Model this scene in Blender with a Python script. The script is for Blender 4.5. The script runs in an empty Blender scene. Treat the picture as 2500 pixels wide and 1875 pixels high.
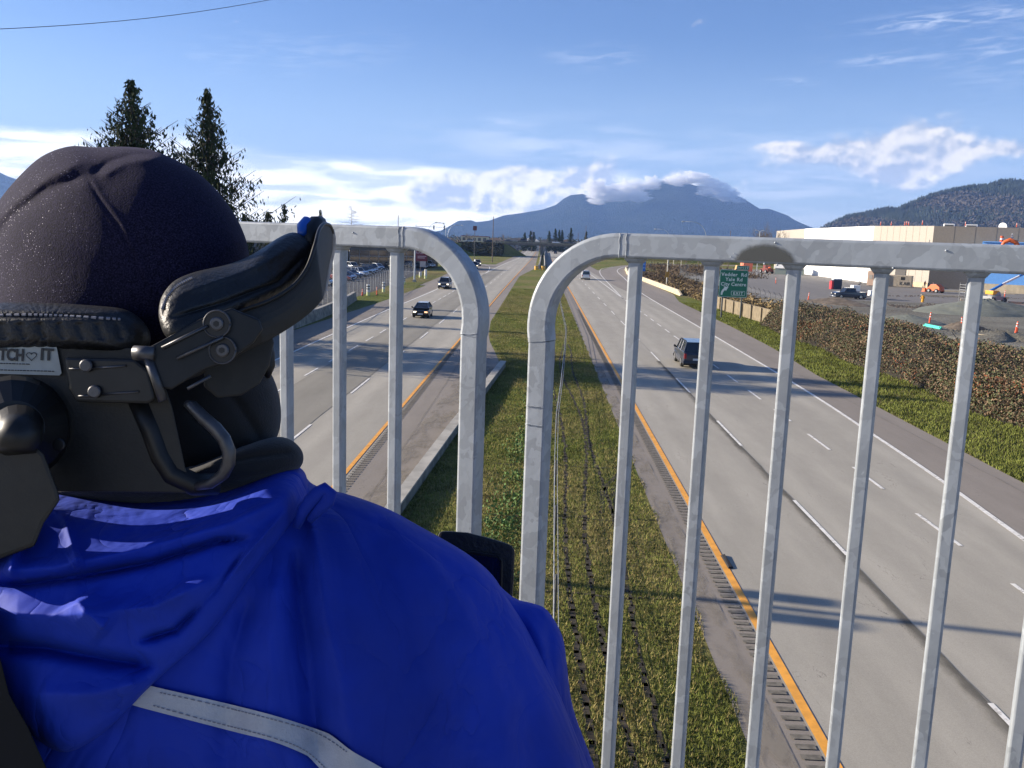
import bpy, bmesh, math, random
import numpy as np
from mathutils import Vector, Matrix
random.seed(7)
rng = np.random.default_rng(7)
R = math.radians
S = bpy.context.scene
COL = S.collection
# ------------------------------------------------------------------ camera
CAMZ = 8.4
FPX = 2180.0
CX, CY = 1250.0, 937.5
_roll = math.atan2(470.0, 13712.5)
_hp = (72.0, -354.5)
_s = -math.sin(_roll) * _hp[0] + math.cos(_roll) * _hp[1]
_pt = math.atan2(-_s, FPX)
_down = np.array([-math.sin(_roll) * math.cos(_pt), math.cos(_roll) * math.cos(_pt), math.sin(_pt)])
_fw = np.array([_hp[0], _hp[1], FPX]); _fw /= np.linalg.norm(_fw)
CM = np.array([np.cross(_down, _fw), _fw, -_down])
def cray(x, y):
    return CM @ np.array([x - CX, y - CY, FPX])
camd = bpy.data.cameras.new('camera')
cam = bpy.data.objects.new('camera', camd)
COL.objects.link(cam)
_r, _u, _b = CM @ [1, 0, 0], CM @ [0, -1, 0], CM @ [0, 0, -1]
cam.matrix_world = Matrix(((_r[0], _u[0], _b[0], 0), (_r[1], _u[1], _b[1], 0), (_r[2], _u[2], _b[2], CAMZ), (0, 0, 0, 1)))
camd.sensor_width = 36.0
camd.lens = FPX / 2500.0 * 36.0
camd.clip_start = 0.05
camd.clip_end = 60000
S.camera = cam
# ------------------------------------------------------------------ light
SUN_EL = 19.0
SUN_DIR = Vector((-0.984, 0.177, 0)).normalized() * math.cos(R(SUN_EL)) + Vector((0, 0, math.sin(R(SUN_EL))))
sd = bpy.data.lights.new('sun', 'SUN'); sd.energy = 5.0; sd.angle = R(0.5); sd.color = (1.0, 0.88, 0.72)
sun = bpy.data.objects.new('sun', sd); COL.objects.link(sun)
sun.rotation_euler = SUN_DIR.to_track_quat('Z', 'Y').to_euler()
S.view_settings.view_transform = 'Standard'
S.view_settings.look = 'None'
S.view_settings.exposure = 1.12
S.view_settings.gamma = 1.0
S.cycles.max_bounces = 12
S.cycles.diffuse_bounces = 2
S.cycles.glossy_bounces = 2
S.cycles.transmission_bounces = 3
S.cycles.transparent_max_bounces = 8
S.cycles.volume_bounces = 12
S.cycles.caustics_reflective = False
S.cycles.caustics_refractive = False

class NT:
    """tiny node-tree helper"""
    def __init__(s, nt):
        s.nt = nt; s.N = nt.nodes; s.L = nt.links
    def node(s, t, **kw):
        n = s.N.new(t)
        for k, v in kw.items(): setattr(n, k, v)
        return n
    def put(s, sock, v):
        if isinstance(v, bpy.types.NodeSocket): s.L.new(v, sock)
        elif v is not None:
            if hasattr(sock.default_value, '__len__') and isinstance(v, (tuple, list)) and len(v) == 3 and len(sock.default_value) == 4: v = (*v, 1)
            sock.default_value = v
    def m(s, op, a, b=None, c=None, clamp=False):
        n = s.node('ShaderNodeMath', operation=op); n.use_clamp = clamp
        s.put(n.inputs[0], a)
        if b is not None: s.put(n.inputs[1], b)
        if c is not None: s.put(n.inputs[2], c)
        return n.outputs[0]
    def mix(s, f, a, b, blend='MIX'):
        n = s.node('ShaderNodeMix', data_type='RGBA', blend_type=blend)
        s.put(n.inputs[0], f); s.put(n.inputs[6], a); s.put(n.inputs[7], b)
        return n.outputs[2]
    def ramp(s, v, lo, hi, a=0.0, b=1.0, smooth=True):
        n = s.node('ShaderNodeMapRange'); n.interpolation_type = 'SMOOTHSTEP' if smooth else 'LINEAR'
        s.put(n.inputs[0], v); s.put(n.inputs[1], lo); s.put(n.inputs[2], hi); s.put(n.inputs[3], a); s.put(n.inputs[4], b)
        return n.outputs[0]
    def noise(s, vec, scale, detail=4, rough=0.55, dist=0.0):
        n = s.node('ShaderNodeTexNoise'); n.inputs['Scale'].default_value = scale; n.inputs['Detail'].default_value = detail
        n.inputs['Roughness'].default_value = rough; n.inputs['Distortion'].default_value = dist
        if vec is not None: s.put(n.inputs['Vector'], vec)
        return n.outputs[0]
    def voro(s, vec, scale, feature='F1', out='Distance', rnd=1.0):
        n = s.node('ShaderNodeTexVoronoi', feature=feature); n.inputs['Scale'].default_value = scale; n.inputs['Randomness'].default_value = rnd
        if vec is not None: s.put(n.inputs['Vector'], vec)
        return n.outputs[out]
    def vmul(s, vec, xyz):
        n = s.node('ShaderNodeVectorMath', operation='MULTIPLY'); s.put(n.inputs[0], vec); n.inputs[1].default_value = xyz
        return n.outputs[0]
    def vadd(s, vec, xyz):
        n = s.node('ShaderNodeVectorMath', operation='ADD'); s.put(n.inputs[0], vec); s.put(n.inputs[1], xyz)
        return n.outputs[0]
    def comb(s, x, y, z=0.0):
        n = s.node('ShaderNodeCombineXYZ'); s.put(n.inputs[0], x); s.put(n.inputs[1], y); s.put(n.inputs[2], z)
        return n.outputs[0]
    def sep(s, v):
        n = s.node('ShaderNodeSeparateXYZ'); s.put(n.inputs[0], v); return n.outputs

# ------------------------------------------------------------------ sky (world)
W = bpy.data.worlds.new('World'); S.world = W; W.use_nodes = True
def build_world():
    t = NT(W.node_tree); t.N.clear()
    sky = t.node('ShaderNodeTexSky', sky_type='NISHITA'); sky.sun_disc = False
    sky.sun_elevation = R(SUN_EL)
    sky.sun_rotation = math.atan2(SUN_DIR.x, SUN_DIR.y)
    sky.air_density = 1.0; sky.dust_density = 0.6; sky.ozone_density = 1.6; sky.altitude = 50
    g = t.node('ShaderNodeTexCoord').outputs['Generated']
    x, y, z = t.sep(g)
    D = 57.29578
    az = t.m('MULTIPLY', t.m('ARCTAN2', x, y), D)
    el = t.m('MULTIPLY', t.m('ARCSINE', z), D)
    def ell(a0, e0, ra, re, amp=1.0, tilt=0.0):
        da = t.m('SUBTRACT', az, a0); de = t.m('SUBTRACT', t.m('SUBTRACT', el, e0), t.m('MULTIPLY', da, tilt))
        q = t.m('ADD', t.m('POWER', t.m('DIVIDE', da, ra), 2.0), t.m('POWER', t.m('DIVIDE', de, re), 2.0))
        return t.m('MULTIPLY', t.m('POWER', 2.718, t.m('MULTIPLY', q, -1.0)), amp)
    def pa(px, py):
        r = cray(px, py); return math.degrees(math.atan2(r[0], r[1])), math.degrees(math.atan2(r[2], math.hypot(r[0], r[1])))
    def add(l):
        o = l[0]
        for q in l[1:]: o = t.m('ADD', o, q)
        return o
    def E(px, py, w, h, amp=1.0, tilt=0.0):
        a, e = pa(px, py); return ell(a, e, w / 38.0, h / 38.0, amp, tilt)
    # cumulus field
    pc = t.comb(t.m('MULTIPLY', az, 0.40), t.m('MULTIPLY', el, 0.50), 3.3)
    n1 = t.noise(pc, 1.0, 9, 0.48, 0.1)
    n1b = t.noise(t.vadd(pc, (-0.12, 0.17, 0.0)), 1.0, 5, 0.46, 0.1)
    bias = add([E(1230, 470, 170, 56, .62), E(1285, 440, 60, 50, .45), E(1110, 470, 100, 40, .42), E(1180, 450, 50, 40, .25), E(1420, 460, 60, 56, .45), E(1480, 450, 60, 42, .40), E(1530, 492, 80, 26, .30),
                E(1690, 440, 90, 20, .46), E(1780, 470, 60, 26, .3), E(1000, 500, 130, 34, .22),
                E(2180, 390, 150, 44, .44), E(2290, 335, 90, 46, .50), E(2200, 345, 60, 46, .22), E(2190, 430, 80, 40, .3), E(2220, 450, 26, 30, .25), E(2480, 362, 110, 20, .36), E(1885, 357, 60, 14, .32), E(2010, 375, 110, 34, .40)])
    dc = t.ramp(t.m('ADD', n1, bias), .70, 1.0)
    sh = t.m('ADD', 0.42, t.m('MULTIPLY', t.m('SUBTRACT', n1, n1b), 8.0), clamp=True)
    sh = t.m('MULTIPLY', sh, t.ramp(t.m('ADD', n1, bias), .8, 1.25, 1.0, .86))
    # stratus bank low on the left
    a0, e0 = pa(0, 300); a1, e1 = pa(620, 372); a2, e2 = pa(1200, 445)
    slope = (e1 - e0) / (a1 - a0)
    top = t.m('ADD', e0 + .2, t.m('MULTIPLY', t.m('SUBTRACT', az, a0), slope * 0.86))
    ps = t.comb(t.m('MULTIPLY', az, 0.10), t.m('MULTIPLY', el, 0.62), 9.1)
    n2 = t.noise(ps, 1.0, 7, 0.55, 0.5)
    n3 = t.noise(t.vadd(ps, (4.2, 1.0, 5.0)), 1.7, 6, 0.55, 0.4)
    below = t.m('SUBTRACT', t.m('ADD', top, t.m('MULTIPLY', t.m('SUBTRACT', n2, .5), 2.6)), el)
    ds = t.ramp(below, -0.35, 0.8)
    ds = t.m('MULTIPLY', ds, t.ramp(az, 2.0, 9.0, 1.0, 0.0))
    ds = t.m('MULTIPLY', ds, t.ramp(n2, .30, .52, .8, 1.0))
    # thin veil over the right half
    veil = t.m('MULTIPLY', t.ramp(n3, .40, .66), t.m('ADD', E(1850, 470, 520, 110, .85), E(1320, 350, 230, 42, .7)), clamp=True)
    wisp_n = t.noise(t.comb(t.m('MULTIPLY', az, .35), t.m('MULTIPLY', t.m('SUBTRACT', el, t.m('MULTIPLY', az, .06)), 2.2), 1.0), 1.3, 6, .6, .6)
    wisps = t.m('MULTIPLY', t.ramp(wisp_n, .42, .68), add([E(2300, 48, 150, 16, .8, .05), E(2170, 145, 100, 14, .5), E(1450, 138, 100, 22, .35), E(1370, 358, 170, 20, .8, -.03), E(1220, 300, 60, 10, .6), E(700, 130, 260, 40, .22, .1), E(2440, 130, 90, 60, .4), E(1930, 200, 60, 8, .4), E(1950, 535, 160, 30, .6)]), clamp=True)
    thin = t.m('MAXIMUM', veil, wisps)
    skycol = t.mix(1.0, sky.outputs[0], (.54, .67, 1.0, 1), 'MULTIPLY')
    # haze towards the horizon belongs to the air of the sky itself
    K = 7.4
    white = (.92 * K, .96 * K, 1.03 * K, 1); grey = (.68 * K, .76 * K, .92 * K, 1); cream = (1.55 * K, 1.45 * K, 1.30 * K, 1)
    pale = t.ramp(el, 0.0, 13.0, .60, 0.0)
    c = t.mix(pale, skycol, (.62 * K, .80 * K, 1.06 * K, 1))
    c = t.mix(t.m('MULTIPLY', thin, .72), c, (.86 * K, .93 * K, 1.08 * K, 1))
    n4 = t.noise(t.vadd(ps, (-2.2, 7.0, 2.0)), 2.1, 6, .5, .3)
    cs = t.mix(t.ramp(n4, .42, .62), (1.75 * K, 1.70 * K, 1.62 * K, 1), (.92 * K, 1.0 * K, 1.14 * K, 1))
    c = t.mix(ds, c, cs)
    cc = t.mix(sh, grey, cream)
    dim = t.node('ShaderNodeVectorMath', operation='SCALE'); t.put(dim.inputs[0], cc); t.put(dim.inputs['Scale'], t.ramp(el, 2.5, 6.0, 1.0, .74)); cc = dim.outputs[0]
    c = t.mix(dc, c, cc)
    bg = t.node('ShaderNodeBackground'); t.put(bg.inputs[0], c); bg.inputs[1].default_value = 0.075
    out = t.node('ShaderNodeOutputWorld'); t.L.new(bg.outputs[0], out.inputs[0])
build_world()

# ------------------------------------------------------------------ materials
MATS = {}
def mat(name, col, rough=0.7, metal=0.0, var=0.0, vscale=3.0, bump=0.0, bscale=30.0, spec=0.5, coat=0.0, emit=None, alpha=1.0, sheen=0.0, build=None, coords='Object'):
    if name in MATS: return MATS[name]
    m = bpy.data.materials.new(name); m.use_nodes = True
    t = NT(m.node_tree); b = t.N['Principled BSDF']
    b.inputs['Roughness'].default_value = rough; b.inputs['Metallic'].default_value = metal
    b.inputs['Specular IOR Level'].default_value = spec
    b.inputs['Coat Weight'].default_value = coat
    if sheen: b.inputs['Sheen Weight'].default_value = sheen
    if alpha < 1: b.inputs['Alpha'].default_value = alpha
    co = t.node('ShaderNodeTexCoord').outputs[coords]
    base = (*col, 1)
    c = base
    if var > 0:
        n = t.noise(co, vscale, 5, .6)
        f = t.ramp(n, .3, .7, 1 - var, 1 + var)
        mx = t.node('ShaderNodeVectorMath', operation='SCALE'); mx.inputs[0].default_value = col; t.put(mx.inputs['Scale'], f)
        c = mx.outputs[0]
    if build: c = build(t, b, co, c) or c
    t.put(b.inputs['Base Color'], c)
    if bump > 0:
        bn = t.node('ShaderNodeBump'); bn.inputs['Strength'].default_value = bump; bn.inputs['Distance'].default_value = 0.02
        t.put(bn.inputs['Height'], t.noise(co, bscale, 4, .6)); t.L.new(bn.outputs[0], b.inputs['Normal'])
    if emit: b.inputs['Emission Color'].default_value = (*emit[0], 1); b.inputs['Emission Strength'].default_value = emit[1]
    MATS[name] = m
    return m

# ------------------------------------------------------------------ mesh helpers
class MB:
    def __init__(s): s.v = []; s.f = []; s.sm = False
    def add(s, vs, fs):
        o = len(s.v); s.v += [tuple(map(float, p)) for p in vs]; s.f += [tuple(i + o for i in f) for f in fs]
        return s
    def box(s, x0, x1, y0, y1, z0, z1, rz=0, piv=None):
        vs = [(x, y, z) for x in (x0, x1) for y in (y0, y1) for z in (z0, z1)]
        if rz:
            px, py = piv or ((x0 + x1) / 2, (y0 + y1) / 2); c, q = math.cos(rz), math.sin(rz)
            vs = [(px + (x - px) * c - (y - py) * q, py + (x - px) * q + (y - py) * c, z) for x, y, z in vs]
        return s.add(vs, [(0, 1, 3, 2), (4, 6, 7, 5), (0, 4, 5, 1), (2, 3, 7, 6), (0, 2, 6, 4), (1, 5, 7, 3)])
    def tube(s, pts, r, n=8, caps=True, squash=None):
        pts = [Vector(p) for p in pts]; rs = r if isinstance(r, (list, tuple)) else [r] * len(pts)
        rings = []; prev = None
        for i, p in enumerate(pts):
            d = (pts[min(i + 1, len(pts) - 1)] - pts[max(i - 1, 0)])
            if d.length < 1e-9: d = Vector((0, 0, 1))
            d.normalize()
            a = prev if prev is not None else (Vector((0, 0, 1)) if abs(d.z) < .9 else Vector((1, 0, 0)))
            u = (a - d * a.dot(d))
            if u.length < 1e-6: u = Vector((0, 1, 0)) - d * d.y
            u.normalize(); w = d.cross(u); prev = u
            rings.append([p + (u * math.cos(2 * math.pi * k / n) + w * math.sin(2 * math.pi * k / n)) * rs[i] for k in range(n)])
        vs = [q for g in rings for q in g]; fs = []
        for i in range(len(rings) - 1):
            for k in range(n):
                a, b2 = i * n + k, i * n + (k + 1) % n; fs.append((a, b2, b2 + n, a + n))
        if caps: fs.append(tuple(range(n))[::-1]); fs.append(tuple((len(rings) - 1) * n + k for k in range(n)))
        return s.add(vs, fs)
    def cyl(s, c, r, h, n=16, r2=None): return s.tube([c, (c[0], c[1], c[2] + h)], [r, r if r2 is None else r2], n)
    def prism(s, poly, w0, w1, axis='x'):
        """poly of (a,b) extruded from w0 to w1 along axis; a,b are the two other axes in order"""
        n = len(poly)
        def P(a, b, w): return {'x': (w, a, b), 'y': (a, w, b), 'z': (a, b, w)}[axis]
        vs = [P(a, b, w0) for a, b in poly] + [P(a, b, w1) for a, b in poly]
        fs = [tuple(range(n)), tuple(range(2 * n - 1, n - 1, -1))] + [(i, n + i, n + (i + 1) % n, (i + 1) % n) for i in range(n)]
        return s.add(vs, fs)
    def build(s, name, m, parent=None, smooth=False, bevel=0.0, seg=2):
        me = bpy.data.meshes.new(name); me.from_pydata(s.v, [], s.f)
        bm = bmesh.new(); bm.from_mesh(me); bmesh.ops.recalc_face_normals(bm, faces=bm.faces)
        if bevel > 0:
            es = [e for e in bm.edges if len(e.link_faces) == 2 and e.calc_face_angle(0) > R(25)]
            try: bmesh.ops.bevel(bm, geom=es, offset=bevel, segments=seg, profile=.6, affect='EDGES', clamp_overlap=True)
            except Exception: pass
        bm.to_mesh(me); bm.free()
        me.materials.append(m)
        if smooth or bevel > 0: me.shade_smooth() if smooth else me.polygons.foreach_set('use_smooth', [False] * len(me.polygons))
        o = bpy.data.objects.new(name, me); COL.objects.link(o)
        if parent: o.parent = parent
        return o
def npmesh(name, V, F, m, parent=None, smooth=False):
    V = np.asarray(V, dtype=np.float32); F = np.asarray(F, dtype=np.int32)
    me = bpy.data.meshes.new(name); k = F.shape[1]
    me.vertices.add(len(V)); me.vertices.foreach_set('co', V.ravel())
    me.loops.add(F.size); me.loops.foreach_set('vertex_index', F.ravel())
    me.polygons.add(len(F)); me.polygons.foreach_set('loop_start', np.arange(0, F.size, k, dtype=np.int32))
    me.update(calc_edges=True); me.validate()
    if smooth: me.shade_smooth()
    me.materials.append(m)
    o = bpy.data.objects.new(name, me); COL.objects.link(o)
    if parent: o.parent = parent
    return o
def tag(o, label=None, cat=None, group=None, kind=None):
    if label: o['label'] = label
    if cat: o['category'] = cat
    if group: o['group'] = group
    if kind: o['kind'] = kind
    return o
def empty(name, loc=(0, 0, 0), rz=0, label=None, cat=None, group=None):
    o = bpy.data.objects.new(name, None); COL.objects.link(o); o.location = loc; o.rotation_euler = (0, 0, rz); o.empty_display_size = .2
    return tag(o, label, cat, group)
def copy_tree(o, parent=None):
    c = o.copy(); COL.objects.link(c); c.parent = parent
    for ch in list(o.children): copy_tree(ch, c)
    return c
def text_mesh(name, body, size, m, parent=None, ext=0.003, loc=(0, 0, 0), rot=(0, 0, 0), align='LEFT', bold=0.0, sx=1.0, spacing=1.0):
    cu = bpy.data.curves.new(name, 'FONT'); cu.body = body; cu.size = size; cu.extrude = ext; cu.align_x = align; cu.offset = bold; cu.space_character = spacing
    cu.resolution_u = 3
    tmp = bpy.data.objects.new('tmp', cu); COL.objects.link(tmp)
    dg = bpy.context.evaluated_depsgraph_get(); me = bpy.data.meshes.new_from_object(tmp.evaluated_get(dg))
    bpy.data.objects.remove(tmp)
    me.materials.clear(); me.materials.append(m)
    o = bpy.data.objects.new(name, me); COL.objects.link(o); o.location = loc; o.rotation_euler = rot; o.scale = (sx, 1, 1)
    if parent: o.parent = parent
    return o
def leafcards(P, size, squash=1.0, up=None, jitter=.4):
    """P (n,3) points -> randomly oriented quads"""
    n = len(P); a = rng.normal(size=(n, 3)); a /= np.linalg.norm(a, axis=1)[:, None]
    if up is not None: a = a * (1 - up) + np.array([0, 0, 1.]) * up
    b = rng.normal(size=(n, 3)); b -= a * (np.sum(a * b, 1) / np.maximum(np.sum(a * a, 1), 1e-6))[:, None]; b /= np.linalg.norm(b, axis=1)[:, None]
    s = (size * (1 + jitter * rng.uniform(-1, 1, n)))[:, None] if np.isscalar(size) else (size * (1 + jitter * rng.uniform(-1, 1, n)))[:, None]
    a = a * s; b = b * s * squash
    V = np.stack([P - a * .5 - b * .15, P - b * .5, P + a * .5, P + b * .5], 1).reshape(-1, 3)
    F = np.arange(4 * n).reshape(-1, 4)
    return V, F
# ================================================================== SETTING
def sheet(name, polys, m, z, kind='structure', parent=None, sub=None):
    """flat sheet(s) from lists of (x,y); long polys should be given as strips"""
    mb = MB()
    for p in polys: mb.add([(x, y, z) for x, y in p], [tuple(range(len(p)))])
    o = mb.build(name, m, parent)
    for p in o.data.polygons:
        if p.normal.z < 0: p.flip()
    if kind: o['kind'] = kind
    return o
def lerp_poly(pts, y):
    ys = [p[0] for p in pts]; xs = [p[1] for p in pts]
    return float(np.interp(y, ys, xs))
def strip(Lp, Rp, y0, y1, step=6):
    ys = list(np.arange(y0, y1, step)) + [y1]; out = []
    for a, b in zip(ys[:-1], ys[1:]):
        out.append([(lerp_poly(Lp, a), a), (lerp_poly(Rp, a), a), (lerp_poly(Rp, b), b), (lerp_poly(Lp, b), b)])
    return out
def line_strip(pts, w):
    """pts (x,y) polyline -> quads of width w"""
    out = []; n = len(pts); nor = []
    for i in range(n):
        a = pts[max(i - 1, 0)]; b = pts[min(i + 1, n - 1)]; dx, dy = b[0] - a[0], b[1] - a[1]; l = math.hypot(dx, dy)
        nor.append((-dy / l * w / 2, dx / l * w / 2))
    for i in range(n - 1):
        p, q = pts[i], pts[i + 1]
        out.append([(p[0] - nor[i][0], p[1] - nor[i][1]), (q[0] - nor[i + 1][0], q[1] - nor[i + 1][1]), (q[0] + nor[i + 1][0], q[1] + nor[i + 1][1]), (p[0] + nor[i][0], p[1] + nor[i][1])])
    return out
def smooth_pts(pts, n=8):
    out = []
    P = [pts[0]] + list(pts) + [pts[-1]]
    for i in range(1, len(P) - 2):
        p0, p1, p2, p3 = [np.array(q, float) for q in P[i - 1:i + 3]]
        for k in range(n):
            t = k / n
            out.append(tuple(.5 * ((2 * p1) + (-p0 + p2) * t + (2 * p0 - 5 * p1 + 4 * p2 - p3) * t * t + (-p0 + 3 * p1 - 3 * p2 + p3) * t ** 3)))
    out.append(tuple(pts[-1])); return out

def grass_build(t, b, co, c):
    n = t.noise(co, .9, 8, .7); n2 = t.noise(co, .06, 4, .6); n3 = t.noise(t.vmul(co, (1, .35, 1)), 7.0, 5, .75)
    a = t.mix(t.ramp(n, .35, .65), (.095, .120, .022, 1), (.200, .215, .045, 1))
    a = t.mix(t.ramp(n2, .42, .62), a, (.235, .195, .075, 1))
    a = t.mix(t.ramp(n3, .46, .62, 0, .75), a, (.028, .038, .010, 1))
    bn = t.node('ShaderNodeBump'); bn.inputs['Strength'].default_value = .9; bn.inputs['Distance'].default_value = .09
    t.put(bn.inputs['Height'], n3); t.L.new(bn.outputs[0], b.inputs['Normal'])
    return a
M_grass = mat('grass', (.08, .11, .02), .95, spec=.1, build=grass_build)
def asphalt_build(tint, bright, streak=True, grain=1.0):
    def f(t, b, co, c):
        x, y, z = t.sep(co)
        fine = t.noise(co, 46, 4, .85); mid = t.noise(t.vmul(co, (1, .25, 1)), 1.1, 6, .65); big = t.noise(t.vmul(co, (1, .08, 1)), .35, 5, .6)
        v = t.m('ADD', t.m('MULTIPLY', t.m('SUBTRACT', fine, .5), .95 * grain), t.m('MULTIPLY', t.m('SUBTRACT', mid, .5), .42))
        v = t.m('ADD', v, t.m('MULTIPLY', t.m('SUBTRACT', big, .5), .55))
        if streak:
            wv = t.m('SINE', t.m('MULTIPLY', t.m('SUBTRACT', x, 5.17), 2 * math.pi / 1.835))
            v = t.m('ADD', v, t.m('MULTIPLY', wv, t.m('MULTIPLY', .10, t.ramp(big, .3, .7))))
        # hairline cracks
        w = t.noise(t.vmul(co, (1, .3, 1)), .8, 6, .6, .4)
        cr = t.ramp(t.m('ABSOLUTE', t.m('SUBTRACT', w, .5)), .0, .0035, 1, 0)
        cr = t.m('MULTIPLY', cr, t.ramp(mid, .52, .6))
        sc = t.node('ShaderNodeVectorMath', operation='SCALE'); sc.inputs[0].default_value = tuple(k * bright for k in tint)
        t.put(sc.inputs['Scale'], t.m('MAXIMUM', t.m('ADD', 1.0, v), .3))
        col = t.mix(t.m('MULTIPLY', cr, .6), sc.outputs[0], (.04, .038, .035, 1))
        bn = t.node('ShaderNodeBump'); bn.inputs['Strength'].default_value = .35; bn.inputs['Distance'].default_value = .006
        t.put(bn.inputs['Height'], fine); t.L.new(bn.outputs[0], b.inputs['Normal'])
        return col
    return f
M_asp = mat('asphalt', (.2, .2, .2), .86, spec=.35, build=asphalt_build((1, .925, .76), .355))
M_asp_dark = mat('asphalt_dark', (.1, .1, .1), .88, spec=.35, build=asphalt_build((1, .93, .76), .25))
M_shoulder = mat('shoulder_asphalt', (.1, .1, .1), .9, spec=.3, build=asphalt_build((1, .88, .74), .245, False))
M_lot = mat('lot_asphalt', (.1, .1, .1), .9, spec=.3, build=asphalt_build((1, 1, 1), .07, False))
def paint_build(t, b, co, c):
    n = t.noise(co, 7, 6, .75); n2 = t.noise(co, 1.1, 3, .6)
    return t.mix(t.m('MULTIPLY', t.ramp(n, .52, .60), t.ramp(n2, .42, .60, .25, .95)), c, (.33, .30, .25, 1))
M_white = mat('road_paint_white', (.80, .77, .69), .6, var=.10, vscale=2, build=paint_build)
M_yellow = mat('road_paint_yellow', (.80, .36, .045), .6, var=.14, vscale=3)
def gravel_build(t, b, co, c):
    n = t.noise(co, 3.0, 6, .75); n2 = t.noise(co, .09, 5, .65); v = t.voro(co, 5.0)
    a = t.mix(t.ramp(n2, .38, .62), (.17, .158, .125, 1), (.245, .235, .19, 1))
    a = t.mix(t.ramp(n, .40, .62, 0, .6), a, (.065, .06, .05, 1))
    a = t.mix(t.ramp(v, .0, .12, .45, 0), a, (.30, .29, .26, 1))
    bn = t.node('ShaderNodeBump'); bn.inputs['Strength'].default_value = .8; bn.inputs['Distance'].default_value = .12
    t.put(bn.inputs['Height'], n); t.L.new(bn.outputs[0], b.inputs['Normal'])
    return a
M_gravel = mat('gravel', (.15, .15, .13), .95, spec=.2, build=gravel_build)
M_dirt = mat('dirt', (.12, .095, .07), .95, var=.4, vscale=1.2, bump=.8, bscale=5)
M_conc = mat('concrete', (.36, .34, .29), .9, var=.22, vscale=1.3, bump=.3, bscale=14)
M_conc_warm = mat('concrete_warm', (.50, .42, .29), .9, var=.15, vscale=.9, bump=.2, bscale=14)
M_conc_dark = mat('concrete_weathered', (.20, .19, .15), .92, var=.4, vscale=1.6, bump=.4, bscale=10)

# ground to the horizon, one sheet
gs = MB(); B = 26000
gs.add([(-B, -B, 0), (B, -B, 0), (B, B, 0), (-B, B, 0)], [(0, 1, 2, 3)])
def ground_build(t, b, co, c):
    base = grass_build(t, b, co, c)
    x, y, z = t.sep(co)
    far = t.ramp(y, 420, 900)
    n = t.noise(co, .008, 5, .6)
    return t.mix(far, base, t.mix(t.ramp(n, .4, .6), (.11, .10, .05, 1), (.06, .07, .03, 1)))
M_ground = mat('ground_grass', (.08, .1, .03), .95, spec=.1, build=ground_build)
gobj = gs.build('ground', M_ground); gobj['kind'] = 'structure'

LPAVE_L = [(0, -20.9), (72, -20.9), (110, -19.6), (142, -19.2), (200, -18.6), (240, -20.5), (280, -25)]
LPAVE_R = [(0, -4.4), (26, -4.1), (37, -3.5), (58, -2.35), (62, -2.7), (75, -4.2), (90, -4.8), (200, -4.6), (255, -1.6), (430, -1.0), (900, -1)]
RPAVE_L = [(0, 3.85), (140, 3.9), (200, 3.7), (255, 2.0), (430, 1.6), (900, 1.6)]
RPAVE_R = [(0, 18.3), (34, 18.35), (60, 18.8), (75, 19.8), (95, 20.2), (131, 20.4), (150, 22.3), (206, 22.9), (235, 23.2), (260, 25)]
MAIN_L = [(0, -20.0), (200, -18.2), (203, -14.2), (402, -11.2), (900, -10.5)]
# shoulders underneath, lanes on top
sheet('shoulder', strip(LPAVE_L, LPAVE_R, 0, 280) + strip(RPAVE_L, RPAVE_R, 0, 260), M_shoulder, .006)
sheet('highway', strip([(0, -17.4), (141, -16.5), (200, -15.6), (215, -13.3), (402, -10), (900, -10)], [(0, -6.35), (140, -6.2), (300, -4.5), (900, -3)], 0, 900, 12) +
      strip([(0, 5.05), (140, 5.0), (300, 4.2), (900, 3.5)], [(0, 14.2), (26, 14.9), (56, 16.3), (93, 16.7), (134, 16.9), (160, 14.5), (300, 13.2), (900, 12.5)], 0, 900, 12), M_asp, .012)
sheet('far_shoulder', strip([(200, -15), (402, -12.4), (900, -12)], [(200, -4.6), (255, -1.6), (900, -1)], 200, 900, 20) + strip([(200, 3.7), (255, 2), (900, 1.6)], [(200, 16.5), (900, 15.5)], 200, 900, 20), M_shoulder, .009)
sheet('resurfaced_lane', strip([(0, -13.55), (236, -12.6)], [(0, -9.95), (236, -9.4)], 0, 236, 12), M_asp_dark, .018)
ramp_r = smooth_pts([(14.8, 128), (16.6, 180), (19.3, 235), (24.5, 280), (35, 325), (56, 362), (95, 388)])
ramp_l = smooth_pts([(-16.2, 150), (-16.8, 200), (-19.5, 250), (-25.5, 300), (-37, 350), (-60, 400), (-100, 440)])
sheet('ramp', line_strip(ramp_r, 8.2), M_shoulder, .0105)
o2 = sheet('ramp', line_strip(ramp_l, 8.0), M_shoulder, .0105)
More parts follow.
